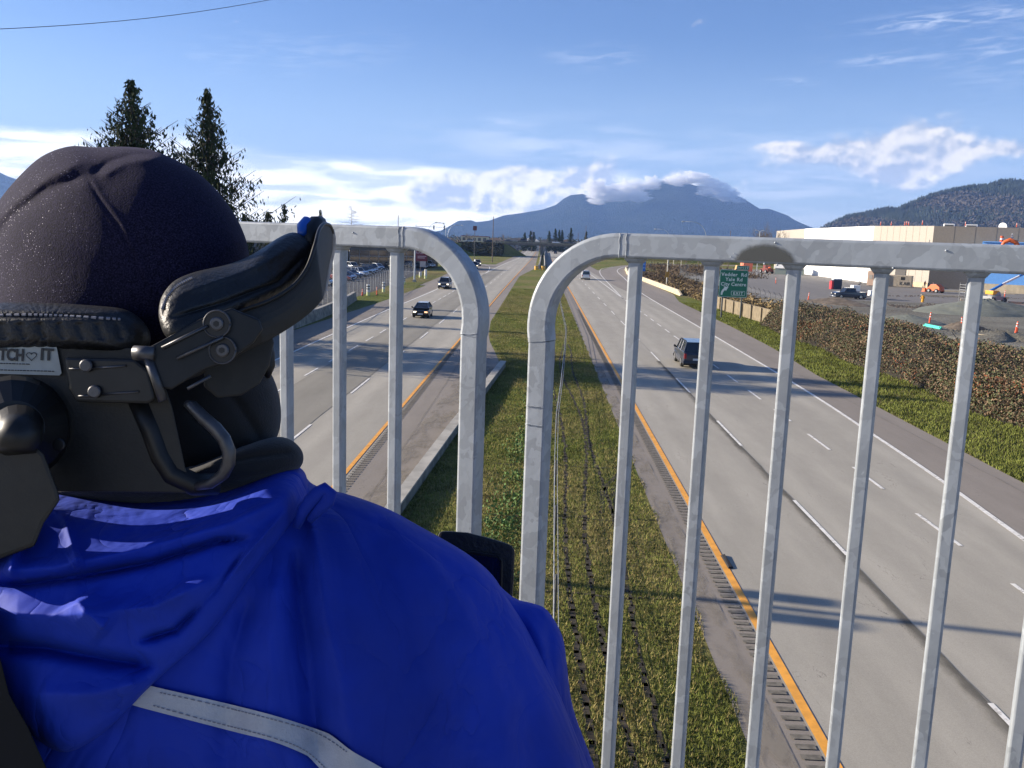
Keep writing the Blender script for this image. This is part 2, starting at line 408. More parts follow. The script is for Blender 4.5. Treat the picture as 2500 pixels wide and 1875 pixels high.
# markings
mk = []
def solid(pts, w=.14): mk.extend(line_strip(smooth_pts(pts, 6), w * 1.25))
solid([(14.2, 12), (14.4, 20), (14.75, 26), (15.2, 32.3), (15.6, 40.5), (16.13, 56), (16.5, 93), (17.1, 154), (19.6, 210), (22.5, 264), (29, 306), (41, 345), (62, 375)], .15)
solid([(12.5, 134), (12.6, 200), (12.4, 420), (12, 800)], .14)
solid([(12.5, 134), (13.6, 175), (15.6, 235), (18.8, 275), (24, 300)], .14)
solid([(-17, 10), (-17.02, 56), (-17, 72), (-16.8, 98), (-16.1, 141), (-16.6, 180), (-19.4, 240), (-27, 300), (-42, 352)], .15)
solid([(-12.8, 203), (-11.5, 300), (-9.2, 402), (-9, 800)], .14)
solid([(-12.8, 203), (-13.0, 225), (-14.4, 255), (-16.2, 268), (-18.6, 276)], .14)
def dashes(x, y0, y1, cyc, ln, phase, w=.11, xf=None):
    y = phase + cyc * math.ceil((y0 - phase) / cyc)
    while y < y1:
        xx = xf(y) if xf else x
        w_ = w; mk.append([(xx - w / 2, y), (xx + w / 2, y), (xx + w / 2, y + ln), (xx - w / 2, y + ln)])
        y += cyc
dashes(8.82, 8, 420, 13.3, 5.3, 23.99, .12)
dashes(12.5, 8, 132, 5.98, 3.1, 37.2, .13)
dashes(-9.95, 8, 700, 13.1, 5.1, 46.1, .12, lambda y: -9.98 + min(y, 400) * .0055)
dashes(-13.6, 8, 200, 6.0, 3.2, 51.3, .13, lambda y: -13.78 + y * .0045)
sheet('lane_markings', mk, M_white, .026)
ym = line_strip(smooth_pts([(-6.63, 10), (-6.6, 30), (-6.5, 55), (-6.3, 90), (-6.1, 110), (-5.6, 180), (-4.6, 290), (-3.6, 420), (-3, 800)], 6), .16) + line_strip(smooth_pts([(5.17, 8), (5.17, 60), (5.1, 150), (4.7, 290), (4, 800)], 6), .19)
sheet('yellow_edge_lines', ym, M_yellow, .026)
M_groove = mat('groove_dirt_shade', (.155, .140, .112), .95, var=.35, vscale=6)  # dark tone carries the grooves' dirt and painted shading; the strips lie flat
rb = []
y = 11.0
while y < 110:
    rb.append([(4.66, y), (5.0, y), (5.0, y + .15), (4.66, y + .15)]); y += .31
y = 16.
while y < 75:
    rb.append([(-6.42, y), (-6.08, y), (-6.08, y + .15), (-6.42, y + .15)]); y += .31
sheet('rumble_strip', rb, M_groove, .0225)
# dark pavement joint along the first lane line, right carriageway
M_joint = mat('joint_dirt', (.15, .14, .115), .95, var=.5, vscale=2.5)
def joint_build(t, b, co, c):
    x, y, z = t.sep(co)
    n = t.noise(t.vmul(co, (1, .3, 1)), 1.3, 6, .7)
    a = t.ramp(t.m('ADD', t.m('MULTIPLY', t.m('SUBTRACT', 8.80, x), 2.6), t.m('MULTIPLY', t.m('SUBTRACT', n, .5), 1.6)), .95, .1)
    t.put(b.inputs['Alpha'], t.m('MULTIPLY', a, .62)); return (.085, .08, .066, 1)
M_jg = mat('joint_stain', (.1, .1, .1), .95, build=joint_build)
sheet('pavement_stain', [[(8.3, yy), (8.80, yy), (8.80, yy + 8), (8.3, yy + 8)] for yy in range(8, 64, 8)], M_jg, .0215)
jc = []
for xx, y0, y1 in ((8.795, 8, 140), (-9.88, 12, 200), (17.6, 10, 130), (-18.3, 60, 130), (-5.2, 18, 60)):
    pts = [(xx + .04 * math.sin(yy * .7) * rng.uniform(-1, 1), yy) for yy in np.arange(y0, y1, 1.3)]
    jc += line_strip(pts, .018)
sheet('pavement_joint', jc, M_joint, .0235)
# sand drift on the left edge of the right carriageway, dirt at kerbs
def sand_build(t, b, co, c):
    n = t.noise(t.vmul(co, (1, .35, 1)), 1.1, 6, .65)
    x, y, z = t.sep(co)
    a = t.m('MULTIPLY', t.ramp(n, .42, .64), .75)
    t.put(b.inputs['Alpha'], a); return (.255, .225, .18, 1)
M_sand = mat('sand', (.24, .21, .165), .95, build=sand_build)
sheet('sand', strip([(10, 3.95), (60, 3.95)], [(10, 4.55), (60, 4.4)], 10, 60) + strip([(14, -5.8), (58, -4.6)], [(14, -4.45), (58, -2.6)], 14, 58), M_sand, .0205)
# construction ground and car lot
sheet('gravel_yard', [[(32.5, 20), (200, 20), (200, 210), (32.5, 210)], [(34, 210), (200, 210), (200, 300), (40, 300)]], M_gravel, .005)
M_yardasp = mat('yard_asphalt', (.1, .1, .1), .92, build=asphalt_build((1, .93, .84), .165, False, .6))
sheet('yard_road', [[(36, 150), (150, 155), (150, 330), (60, 330), (40, 260)]], M_yardasp, .012)
sheet('car_lot', [[(-75, 85), (-24.2, 85), (-24.2, 130), (-26.5, 200), (-32, 262), (-75, 262)]], M_lot, .005)
# cross street up on the interchange embankment (left of the overpass)
def bank(name, pts, h, m, foot=8):
    """flat-topped bank: pts is plan polygon of the crest"""
    mb = MB(); n = len(pts); cx = sum(p[0] for p in pts) / n; cy = sum(p[1] for p in pts) / n
    outer = []
    for (x, y) in pts:
        d = math.hypot(x - cx, y - cy); outer.append((x + (x - cx) / d * foot, y + (y - cy) / d * foot))
    mb.add([(x, y, h) for x, y in pts] + [(x, y, -.1) for x, y in outer], [tuple(range(n))] + [(i, (i + 1) % n, n + (i + 1) % n, n + i) for i in range(n)])
    o = mb.build(name, m); o['kind'] = 'structure'; return o
bank('embankment', [(-16, 420), (-16, 434), (-60, 436), (-160, 470), (-160, 330), (-90, 350), (-52, 385)], 5.3, M_grass, 10)
bank('embankment', [(26, 418), (120, 405), (240, 380), (240, 420), (120, 440), (26, 434)], 5.3, M_grass, 9)

# ---- hills and mountain
def ridge(name, prof, y0, depth, m, amp, seed, sub=220, back=1400, foot_pow=1.15):
    """prof: (x,z) of the crest at y0; the slope falls forward to y0-depth and backward"""
    rg = np.random.default_rng(seed)
    xs = np.linspace(prof[0][0], prof[-1][0], sub); zs = np.interp(xs, [p[0] for p in prof], [p[1] for p in prof])
    nv = 70
    V = []
    ph = rg.uniform(0, 6.28, (9,)); fx = rg.uniform(.4, 2.6, (9,))
    L = xs[-1] - xs[0]
    for j in range(nv + 1):
        t = j / nv
        if t <= .75: u = t / .75; yy = y0 - depth * (1 - u); hz = u ** foot_pow
        else: u = (t - .75) / .25; yy = y0 + back * u; hz = (1 - u) ** 1.2
        gul = sum(np.sin((xs / L * 26 * fx[k]) + ph[k] + t * (2.0 * (k % 4 - 1.5))) / (1 + .4 * k) for k in range(9))
        w = np.sin(min(1, max(0, t / .75)) * math.pi) if t < .75 else .2
        z = zs * hz + amp * gul * w
        V.append(np.stack([xs + gul * amp * .8 * w, np.full(sub, yy) + gul * amp * 1.6 * w, np.maximum(z, -5)], 1))
    V = np.concatenate(V)
    F = [(j * sub + i, j * sub + i + 1, (j + 1) * sub + i + 1, (j + 1) * sub + i) for j in range(nv) for i in range(sub - 1)]
    o = npmesh(name, V, F, m, smooth=True); o['kind'] = 'structure'; return o, xs, zs
def forest_build(c1, c2, c3, sc):
    def f(t, b, co, c):
        n = t.noise(co, sc, 8, .65); n2 = t.noise(co, sc * 7, 5, .7); v = t.voro(co, sc * 22)
        a = t.mix(t.ramp(n, .42, .58), (*c1, 1), (*c2, 1))
        a = t.mix(t.ramp(n2, .45, .6, 0, .7), a, (*c3, 1))
        bn = t.node('ShaderNodeBump'); bn.inputs['Strength'].default_value = 1.0; bn.inputs['Distance'].default_value = .25 / sc
        t.put(bn.inputs['Height'], t.m('ADD', v, n2)); t.L.new(bn.outputs[0], b.inputs['Normal'])
        return a
    return f
M_mtn = mat('mountain_forest', (.03, .05, .04), 1, spec=0, build=forest_build((.020, .034, .022), (.045, .055, .038), (.012, .02, .014), .0035))
M_hill = mat('hill_forest', (.04, .05, .03), 1, spec=0, build=forest_build((.030, .040, .024), (.11, .092, .072), (.022, .028, .02), .006))
mp = [(-1150, 10), (-900, 25), (-758, 48), (-660, 118), (-638, 126), (-560, 131), (-520, 118), (-409, 134), (-300, 178), (-140, 205), (2, 234), (100, 272), (160, 322), (211, 350), (302, 362), (380, 330), (482, 318), (606, 370), (744, 434), (869, 466), (940, 486), (1023, 490), (1090, 470), (1152, 452), (1306, 452), (1435, 402), (1536, 359), (1617, 313), (1654, 293), (1724, 296), (1800, 272), (1868, 250), (1958, 185), (1988, 158), (2100, 120), (2500, 60), (3000, 20)]
ridge('mountain', mp, 7000, 1500, M_mtn, 16, 3, sub=420)
ridge('mountain', [(-7000, 60), (-6000, 260), (-5200, 470), (-4300, 520), (-3900, 330), (-3480, 215), (-3200, 100), (-2900, 10)], 6500, 1300, M_mtn, 14, 8, sub=160)
hp_ = [(720, 30), (786, 71), (823, 90), (867, 100), (928, 116), (957, 114), (1016, 143), (1049, 157), (1102, 172), (1150, 181), (1201, 186), (1217, 197), (1251, 200), (1290, 198), (1500, 230), (1900, 290), (2400, 300)]
hill_o, HLX, HLZ = ridge('hill', hp_, 2500, 900, M_hill, 7, 5, sub=260, back=800, foot_pow=1.0)
# ================================================================== BRIDGE AND RAILING
RP = np.array([.1668, 1.7647]); RTH = -.3783
RD = np.array([math.cos(RTH), math.sin(RTH)]); RN = np.array([-RD[1], RD[0]])   # RN points away from the camera
RAIL_ROT = Matrix.Translation((RP[0], RP[1], CAMZ)) @ Matrix.Rotation(RTH, 4, 'Z')
def galv_build(t, b, co, c):
    w = t.noise(co, 14, 3, .6)
    v = t.voro(t.vadd(t.vmul(co, (1, 1, .8)), t.vmul(t.comb(w, w, w), (.12, .12, .12))), 42, out='Color')
    sx, sy, sz = t.sep(v)
    n = t.noise(co, 7, 5, .6)
    f = t.m('ADD', t.m('MULTIPLY', sx, .30), t.m('MULTIPLY', t.m('SUBTRACT', n, .5), .5))
    sc = t.node('ShaderNodeVectorMath', operation='SCALE'); sc.inputs[0].default_value = (.315, .345, .375); t.put(sc.inputs['Scale'], t.m('ADD', .86, f))
    t.put(b.inputs['Roughness'], t.m('ADD', .40, t.m('MULTIPLY', sy, .20)))
    st = t.noise(t.vmul(co, (60, 60, 3)), 1.0, 4, .7)
    col = t.mix(t.ramp(st, .62, .72, 0, .45), sc.outputs[0], (.45, .47, .49, 1))
    bn = t.node('ShaderNodeBump'); bn.inputs['Strength'].default_value = .25; bn.inputs['Distance'].default_value = .002
    t.put(bn.inputs['Height'], t.noise(co, 60, 4, .6)); t.L.new(bn.outputs[0], b.inputs['Normal'])
    return col
M_galv = mat('galvanised_steel', (.6, .62, .64), .45, metal=.15, build=galv_build)
def rail_profile(path, w, d, rad, name, parent, ncap=3, mt=None, cap_end=True):
    """sweep a rounded rectangle (w in the bend plane, d in depth) along a path in local (x,z)"""
    prof = []
    for cx, cy, a0 in ((w / 2 - rad, d / 2 - rad, 0), (-w / 2 + rad, d / 2 - rad, 90), (-w / 2 + rad, -d / 2 + rad, 180), (w / 2 - rad, -d / 2 + rad, 270)):
        for k in range(ncap + 1):
            a = R(a0 + 90 * k / ncap); prof.append((cx + rad * math.cos(a), cy + rad * math.sin(a)))
    n = len(prof); V = []; P = [np.array(p, float) for p in path]
    for i, p in enumerate(P):
        t_ = P[min(i + 1, len(P) - 1)] - P[max(i - 1, 0)]; t_ /= np.linalg.norm(t_)
        nn = np.array([-t_[1], t_[0]])
        for a, b in prof: V.append((p[0] + nn[0] * a, b, p[1] + nn[1] * a))
    F = [(i * n + k, i * n + (k + 1) % n, (i + 1) * n + (k + 1) % n, (i + 1) * n + k) for i in range(len(P) - 1) for k in range(n)]
    mb = MB(); mb.add(V, F); mb.add(V[:n], [tuple(range(n))]); mb.add(V[-n:], [tuple(range(n))])
    o = mb.build(name, mt or M_galv, parent); RP_N = n; RP_C = ncap
    me = o.data; me.shade_smooth(); npf = n
    se = me.attributes.new('sharp_edge', 'BOOLEAN', 'EDGE') if 'sharp_edge' not in me.attributes else me.attributes['sharp_edge']
    nv = len(V); vals = [False] * len(me.edges)
    for e in me.edges:
        a, b = e.vertices
        if a < nv and b < nv and a % npf == b % npf and (a % npf) % (ncap + 1) in (0, ncap): vals[e.index] = True
        if a >= nv or b >= nv: vals[e.index] = True
    se.data.foreach_set('value', vals)
    return o
Zt, Zb = .0165, -.0315; ZM = (Zt + Zb) / 2; TW = Zt - Zb
def arc(cx, cz, r, a0, a1, n=14): return [(cx + r * math.cos(R(a0 + (a1 - a0) * k / n)), cz + r * math.sin(R(a0 + (a1 - a0) * k / n))) for k in range(n + 1)]
DY = TW / 2   # local y: railing face plane at y=0 is the front; centre at +DY
def shift(o, dy): o.data.transform(Matrix.Translation((0, dy, 0)))
def weld(parent, x, z0, z1, seed, vertical=True, name='weld_seam', x1=None):
    rr = random.Random(seed); pts = []
    if vertical:
        for k in range(9): pts.append((x + rr.uniform(-.0012, .0012), -.0003, z0 + (z1 - z0) * k / 8))
    else:
        for k in range(9): pts.append((x + (x1 - x) * k / 8, -.0003, z0 + rr.uniform(-.0015, .0015)))
    MB().tube(pts, .0009, 6).build(name, M_galv, parent, smooth=True)
def baluster(parent, s, zbot=-1.22):
    mb = MB(); rail_profile([(s + .0127, zbot), (s + .0127, Zb + .004)], .0254, .0254, .0048, 'baluster', parent)
    o = parent.children[-1] if False else [c for c in COL.objects if c.parent == parent and c.name.startswith('baluster')][-1]
    shift(o, DY)
    # flared weld fillet at the top
    f = MB(); x0, x1 = s - .009, s + .0344
    y0, y1 = DY - .0175, DY + .0175
    f.add([(s - .0005, DY - .0132, Zb - .009), (s + .0259, DY - .0132, Zb - .009), (s + .0259, DY + .0132, Zb - .009), (s - .0005, DY + .0132, Zb - .009),
           (x0, y0, Zb + .002), (x1, y0, Zb + .002), (x1, y1, Zb + .002), (x0, y1, Zb + .002)], [(0, 1, 5, 4), (1, 2, 6, 5), (2, 3, 7, 6), (3, 0, 4, 7), (0, 3, 2, 1), (4, 5, 6, 7)])
    fo = f.build('weld', M_galv, o, smooth=True)
    return o
def railing(name, label, sx_post, sgn, ext, bars):
    root = empty(name, (0, 0, 0), 0, label, 'railing', 'galvanised bridge railings')
    root.matrix_world = RAIL_ROT
    rad = .165 if sgn > 0 else .165
    cx = sx_post + sgn * rad; cz = ZM - rad
    a = arc(cx, cz, rad, 180, 90) if sgn > 0 else arc(cx, cz, rad, 0, 90)
    post_w = .0455
    path = [(sx_post, -1.25), (sx_post, cz - .03), (sx_post + sgn * .003, cz - .012)] + [(p[0] + sgn * .0045, p[1]) if i < 3 else p for i, p in enumerate(a)]
    o = rail_profile([(sx_post, -1.25), (sx_post, cz - .036)], post_w, .0455, .006, 'post', root); shift(o, DY)
    o = rail_profile([(sx_post, cz - .037), (sx_post + sgn * -.003, cz - .012)] + [(p[0] - sgn * .003 * (1 - i / 14.), p[1]) for i, p in enumerate(a)], TW, TW, .007, 'elbow', root); shift(o, DY)
    xe = a[-1][0]
    o = rail_profile([(xe, ZM), (ext, ZM)], TW, TW, .005, 'top_rail', root); shift(o, DY)
    o = rail_profile([(sx_post, -1.17), (ext, -1.17)], .04, .04, .004, 'bottom_rail', root); shift(o, DY)
    weld(root, xe - .001, Zb, Zt, 3); weld(root, xe + sgn * .012, Zb, Zt, 5)
    for s in bars: baluster(root, s)
    return root, xe
lr, xl = railing('bridge_railing', 'galvanised steel bridge railing panel left of the gap, beside the seated person', -.3365, -1, -3.6, [-.843 + .15 * k for k in range(2, -18, -1)])
rr_, xr = railing('bridge_railing', 'galvanised steel bridge railing panel right of the gap, with a dark wet stain', -.179, 1, 3.4, [.15 * k for k in range(0, 22)])
weld(rr_, -.2, -.345, -.345, 9, False, x1=-.158); weld(rr_, -.2, -.385, -.385, 11, False, x1=-.158); weld(lr, -.357, -.205, -.205, 4, False, x1=-.316)
def stain_build(t, b, co, c):
    x, y, z = t.sep(co)
    q = t.m('ADD', t.m('POWER', t.m('DIVIDE', t.m('SUBTRACT', x, .262), .056), 2.), t.m('POWER', t.m('DIVIDE', t.m('SUBTRACT', z, Zb), .036), 2.))
    q = t.m('ADD', q, t.m('MULTIPLY', t.m('SUBTRACT', t.noise(co, 60, 4, .6), .5), .5))
    t.put(b.inputs['Alpha'], t.m('MULTIPLY', t.ramp(q, 1.15, .62), .85)); return (.085, .088, .082, 1)
M_stain = mat('wet_stain', (.1, .1, .09), .5, build=stain_build)
so = MB().add([(.18, -.0006, Zb + .004), (.345, -.0006, Zb + .004), (.345, -.0006, Zt - .005), (.18, -.0006, Zt - .005)], [(0, 1, 2, 3)]).build('water_stain', M_stain, rr_)
for i, (sx, sz) in enumerate(((.278, .008), (.262, -.031), (.285, -.032), (.56, .004), (.48, -.029), (-.63, .0), (.205, -.014), (.2, -.02))):
    p = rr_ if sx > -.4 else lr
    r_ = .0022 if i < 6 else .001
    b_ = MB(); b_.tube([(sx, .002, sz), (sx + .0006, -.0012, sz - .0008), (sx + .0012, -.0022, sz - .0015)], [r_, r_ * .8, r_ * .2], 7); b_.build('zinc_drip', M_galv, p, smooth=True)
# deck
DZ = CAMZ - 1.38
deck = MB()
def rl(s, n_, z): q = RP + RD * s + RN * n_; return (q[0], q[1], z)
def rbox(mb, s0, s1, n0, n1, z0, z1):
    mb.add([rl(s, n_, z) for s in (s0, s1) for n_ in (n0, n1) for z in (z0, z1)], [(0, 1, 3, 2), (4, 6, 7, 5), (0, 4, 5, 1), (2, 3, 7, 6), (0, 2, 6, 4), (1, 5, 7, 3)])
rbox(deck, -60, 60, -9, .12, DZ - .35, DZ); rbox(deck, -60, 60, -1.2, -.4, DZ - 1.5, DZ - .36)
tag(deck.build('footbridge_deck', M_conc), 'concrete deck of the overpass under the wheelchair', 'bridge')

# ================================================================== PERSON AND WHEELCHAIR
def P3(x, y, z):
    """photograph position (2500 px wide) at depth z metres -> world"""
    v = CM @ np.array([(x - CX) / FPX * z, (y - CY) / FPX * z, z]); return np.array([v[0], v[1], v[2] + CAMZ])
dk = 2500 / 2212.
class Blob:
    """closed rounded solid: outline (px), centre, mean depth plane, thickness to the front and back"""
    def __init__(s, outline, c, z0, front, back, p=2.2, gx=0, gy=0, disp=None, scale=dk, smooth=True, rel=None):
        O = np.array(smooth_closed(outline) if smooth else outline, float) * scale; s.c = np.array(c, float) * scale
        d = O - s.c; s.th = np.arctan2(d[:, 1], d[:, 0]); s.r = np.hypot(d[:, 0], d[:, 1])
        i = np.argsort(s.th); s.th = s.th[i]; s.r = s.r[i]
        s.z0, s.f, s.b, s.p, s.gx, s.gy, s.disp = z0, front, back, p, gx, gy, disp
    def R(s, th): return np.interp(th, s.th, s.r, period=2 * np.pi)
    def depth(s, x, y, side=1):
        dx, dy = x - s.c[0], y - s.c[1]; r = np.hypot(dx, dy) / s.R(np.arctan2(dy, dx)); r = np.clip(r, 0, 1)
        h = (1 - r ** s.p) ** (1 / s.p)
        z = (s.z0(x, y) if callable(s.z0) else s.z0) + s.gx * dx + s.gy * dy
        if side > 0:
            z = z - s.f * h
            if s.disp is not None: z = z + s.disp(x / dk, y / dk) * np.minimum(1, h * 2.5)
        else: z = z + s.b * h
        return z
    def build(s, name, m, parent=None, nr=40, nt=160):
        th = np.linspace(-np.pi, np.pi, nt, endpoint=False); Rr = s.R(th); V = []; F = []
        rs = np.sin(np.linspace(0, np.pi / 2, nr + 1)) 
        def P(i, side):
            x = s.c[0] + np.cos(th) * Rr * rs[i]; y = s.c[1] + np.sin(th) * Rr * rs[i]
            z = s.depth(x, y, side)
            v = np.stack([(x - CX) / FPX * z, (y - CY) / FPX * z, z], 1) @ CM.T; v[:, 2] += CAMZ; return v
        for i in range(1, nr + 1): V.append(P(i, 1))
        for i in range(nr - 1, 0, -1): V.append(P(i, -1))
        V = np.concatenate(V); nring = len(V) // nt
        for i in range(nring - 1):
            for k in range(nt):
                F.append((i * nt + k, i * nt + (k + 1) % nt, (i + 1) * nt + (k + 1) % nt, (i + 1) * nt + k))
        zc = float(s.depth(np.array([s.c[0]]), np.array([s.c[1]]), 1)[0]); zb = float(s.depth(np.array([s.c[0]]), np.array([s.c[1]]), -1)[0])
        V = list(map(tuple, V)); nv = len(V); V.append(tuple(P3(*s.c, zc))); V.append(tuple(P3(*s.c, zb)))
        mb = MB(); mb.add(V, F + [((k + 1) % nt, k, nv) for k in range(nt)] + [((nring - 1) * nt + k, (nring - 1) * nt + (k + 1) % nt, nv + 1) for k in range(nt)])
        return mb.build(name, m, parent, smooth=True)
def smooth_closed(pts, n=6):
    N = len(pts); out = []
    for i in range(N):
        p0, p1, p2, p3 = [np.array(pts[(i + k) % N], float) for k in (-1, 0, 1, 2)]
        for k in range(n):
            t = k / n; out.append(tuple(.5 * ((2 * p1) + (-p0 + p2) * t + (2 * p0 - 5 * p1 + 4 * p2 - p3) * t * t + (-p0 + 3 * p1 - 3 * p2 + p3) * t ** 3)))
    return out
def segd(x, y, line):
    """distance to a polyline and parameter along it"""
    best = np.full(np.shape(x), 1e9); tt = np.zeros(np.shape(x)); n = len(line) - 1
    for i in range(n):
        ax, ay = line[i]; bx, by = line[i + 1]; dx, dy = bx - ax, by - ay
        t = np.clip(((x - ax) * dx + (y - ay) * dy) / (dx * dx + dy * dy), 0, 1); d = np.hypot(x - ax - t * dx, y - ay - t * dy)
        tt = np.where(d < best, (i + t) / n, tt); best = np.minimum(best, d)
    return best, tt
def folds(lst):
    """lst of (polyline, width0, width1, amp) ; positive amp pushes away from the camera (a valley)"""
    def f(x, y):
        o = np.zeros(np.shape(x))
        for ln, w0, w1, a in lst:
            d, t = segd(x, y, ln); w = w0 + (w1 - w0) * t; end = np.minimum(1, np.minimum(t, 1 - t) * 6 + .15)
            o = o + a * np.exp(-(d / w) ** 1.5) * end
        return o
    return f
def fabric(name, col, weave=900, rough=.8, var=.15, sheen=.3, bump=.25, extra=None):
    def f(t, b, co, c):
        b.inputs['Sheen Roughness'].default_value = .5
        n = t.noise(co, weave, 2, .6); n2 = t.noise(co, 22, 4, .6)
        bn = t.node('ShaderNodeBump'); bn.inputs['Strength'].default_value = bump; bn.inputs['Distance'].default_value = .002
        t.put(bn.inputs['Height'], t.m('ADD', t.m('MULTIPLY', n, .4), n2)); t.L.new(bn.outputs[0], b.inputs['Normal'])
        return extra(t, b, co, c) if extra else None
    return mat(name, col, rough, var=var, vscale=9, sheen=sheen, build=f)
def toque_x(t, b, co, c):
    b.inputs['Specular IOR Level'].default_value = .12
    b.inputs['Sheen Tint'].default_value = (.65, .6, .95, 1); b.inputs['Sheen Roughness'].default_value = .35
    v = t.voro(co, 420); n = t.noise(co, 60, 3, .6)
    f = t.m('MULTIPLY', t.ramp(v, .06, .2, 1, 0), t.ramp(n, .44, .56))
    xx = t.sep(co)[0]; f = t.m('MULTIPLY', f, t.ramp(xx, -.43, -.355, 1.0, .12)); n9 = t.noise(co, 700, 2, .7)  # pale glints of sunlit droplets painted mainly on the left, masked by x
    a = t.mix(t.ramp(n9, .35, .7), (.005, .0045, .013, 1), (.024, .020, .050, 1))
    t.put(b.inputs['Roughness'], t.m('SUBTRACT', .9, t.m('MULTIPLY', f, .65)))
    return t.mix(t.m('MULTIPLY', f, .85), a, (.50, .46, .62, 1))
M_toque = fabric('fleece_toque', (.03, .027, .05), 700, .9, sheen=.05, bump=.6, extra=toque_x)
M_gaiter = fabric('fleece_black', (.008, .0085, .010), 600, .95, sheen=.12, bump=.7)
def jacket_x(t, b, co, c):
    b.inputs['Specular IOR Level'].default_value = .25
    b.inputs['Sheen Tint'].default_value = (.3, .4, 1, 1)
    n = t.noise(co, 5, 4, .6)
    # crisp creases of a crumpled shell fabric
    cr = t.m('ABSOLUTE', t.m('SUBTRACT', t.noise(t.vmul(co, (1, 1, .45)), 7, 4, .5, .8), .5)); c2 = t.m('ABSOLUTE', t.m('SUBTRACT', t.noise(t.vmul(co, (1, 1, .7)), 17, 3, .5, .6), .5))
    h = t.m('ADD', t.m('MULTIPLY', t.m('POWER', t.m('MULTIPLY', cr, 2.0), .6), 1.0), t.m('MULTIPLY', t.m('POWER', t.m('MULTIPLY', c2, 2.0), .6), .28))
    bn = t.node('ShaderNodeBump'); bn.inputs['Strength'].default_value = .55; bn.inputs['Distance'].default_value = .012
    t.put(bn.inputs['Height'], h); old = b.inputs['Normal'].links[0].from_socket; t.L.new(old, bn.inputs['Normal']); t.L.new(bn.outputs[0], b.inputs['Normal'])
    return t.mix(t.ramp(n, .35, .65), (.004, .024, .27, 1), (.008, .037, .40, 1))
M_jacket = fabric('blue_nylon', (.012, .03, .5), 1400, .72, sheen=.04, bump=.12, extra=jacket_x)
M_vinyl = mat('black_vinyl', (.010, .0105, .012), .45, var=.3, vscale=30, bump=.18, bscale=200, spec=.4)
M_plastic = mat('matte_black_plastic', (.016, .0145, .011), .6, var=.2, vscale=60, bump=.1, bscale=400)
M_blackmetal = mat('black_metal', (.010, .010, .010), .45, metal=.2, var=.3, vscale=50)
M_steel = mat('dull_steel', (.085, .085, .09), .42, metal=.7, var=.2, vscale=80)
M_skin = mat('skin', (.45, .27, .19), .55, var=.06)
M_reflect = mat('reflective_tape', (.40, .42, .46), .45, var=.08, vscale=40, bump=.15, bscale=300)
M_bluepl = mat('blue_plastic', (.01, .09, .42), .35)
M_foam = mat('shell_edge', (.42, .36, .30), .7, var=.2, vscale=100)

person = empty('person', tuple(P3(330, 1300, .85) * np.array([1, 1, 0]) + np.array([0, 0, DZ])), 0, 'person in a blue hooded jacket and dark fleece toque, seen from behind in a wheelchair', 'person')
PO = Vector(person.location)
def adopt(o, par=person):
    """make o a child of an already placed empty keeping its world shape"""
    o.parent = par; o.matrix_parent_inverse = par.matrix_basis.inverted() if par.parent is None else Matrix.Identity(4)
    return o
bpy.context.view_layer.update()
# body: one continuous skinned figure, seated, facing along the road
hc = P3(290, 640, .86)                                     # centre of the head
fwd = np.array([.30, .95, 0]); fwd /= np.linalg.norm(fwd); sid = np.array([fwd[1], -fwd[0], 0])
def B_(f, s_, z): return tuple(hc * np.array([1, 1, 1]) + fwd * f + sid * s_ + np.array([0, 0, z]))
jt = {'pelvis': (B_(-.02, .0, -.80), .14), 'belly': (B_(-.01, 0, -.62), .125), 'chest': (B_(0, 0, -.40), .13), 'neck': (B_(0, 0, -.17), .055), 'skull': (B_(.0, 0, -.03), .075), 'crown': (B_(.0, 0, .03), .07)}
for s_, n_ in ((1, 'r'), (-1, 'l')):
    jt.update({'sh' + n_: (B_(0, .17 * s_, -.27), .055), 'el' + n_: (B_(.06, .24 * s_, -.53), .042), 'wr' + n_: (B_(.28, .19 * s_, -.60), .03), 'ha' + n_: (B_(.36, .17 * s_, -.60), .026),
               'hip' + n_: (B_(.03, .09 * s_, -.82), .09), 'kn' + n_: (B_(.42, .12 * s_, -.80), .06), 'an' + n_: (B_(.52, .12 * s_, -1.22), .04), 'to' + n_: (B_(.68, .13 * s_, -1.26), .03)})
    for k in range(5):
        o_ = (k - 2) * .017; L_ = (.055, .075, .082, .075, .06)[k]
        if k == 0: a_, b_ = B_(.37, (.17 - .035) * s_, -.60), B_(.40, (.17 - .055) * s_, -.605)
        else: a_, b_ = B_(.36 + .035, .17 * s_ + o_, -.60), B_(.36 + .035 + L_ * .6, .17 * s_ + o_, -.625)
        jt['f%da%s' % (k, n_)] = (a_, .0095); jt['f%db%s' % (k, n_)] = (b_, .008)
ed = [('pelvis', 'belly'), ('belly', 'chest'), ('chest', 'neck'), ('neck', 'skull'), ('skull', 'crown')]
for n_ in 'rl':
    ed += [('chest', 'sh' + n_), ('sh' + n_, 'el' + n_), ('el' + n_, 'wr' + n_), ('wr' + n_, 'ha' + n_), ('pelvis', 'hip' + n_), ('hip' + n_, 'kn' + n_), ('kn' + n_, 'an' + n_), ('an' + n_, 'to' + n_)]
    for k in range(5): ed += [('ha' + n_, 'f%da%s' % (k, n_)), ('f%da%s' % (k, n_), 'f%db%s' % (k, n_))]
jt['nose'] = (B_(.098, 0, -.045), .012); ed.append(('skull', 'nose'))
keys = list(jt); me = bpy.data.meshes.new('body'); me.from_pydata([jt[k][0] for k in keys], [(keys.index(a), keys.index(b)) for a, b in ed], [])
body = bpy.data.objects.new('body', me); COL.objects.link(body)
sk = body.modifiers.new('skin', 'SKIN'); sk.use_smooth_shade = True
for i, k in enumerate(keys):
    body.data.skin_vertices[0].data[i].radius = (jt[k][1], jt[k][1]); body.data.skin_vertices[0].data[i].use_root = (k == 'pelvis')
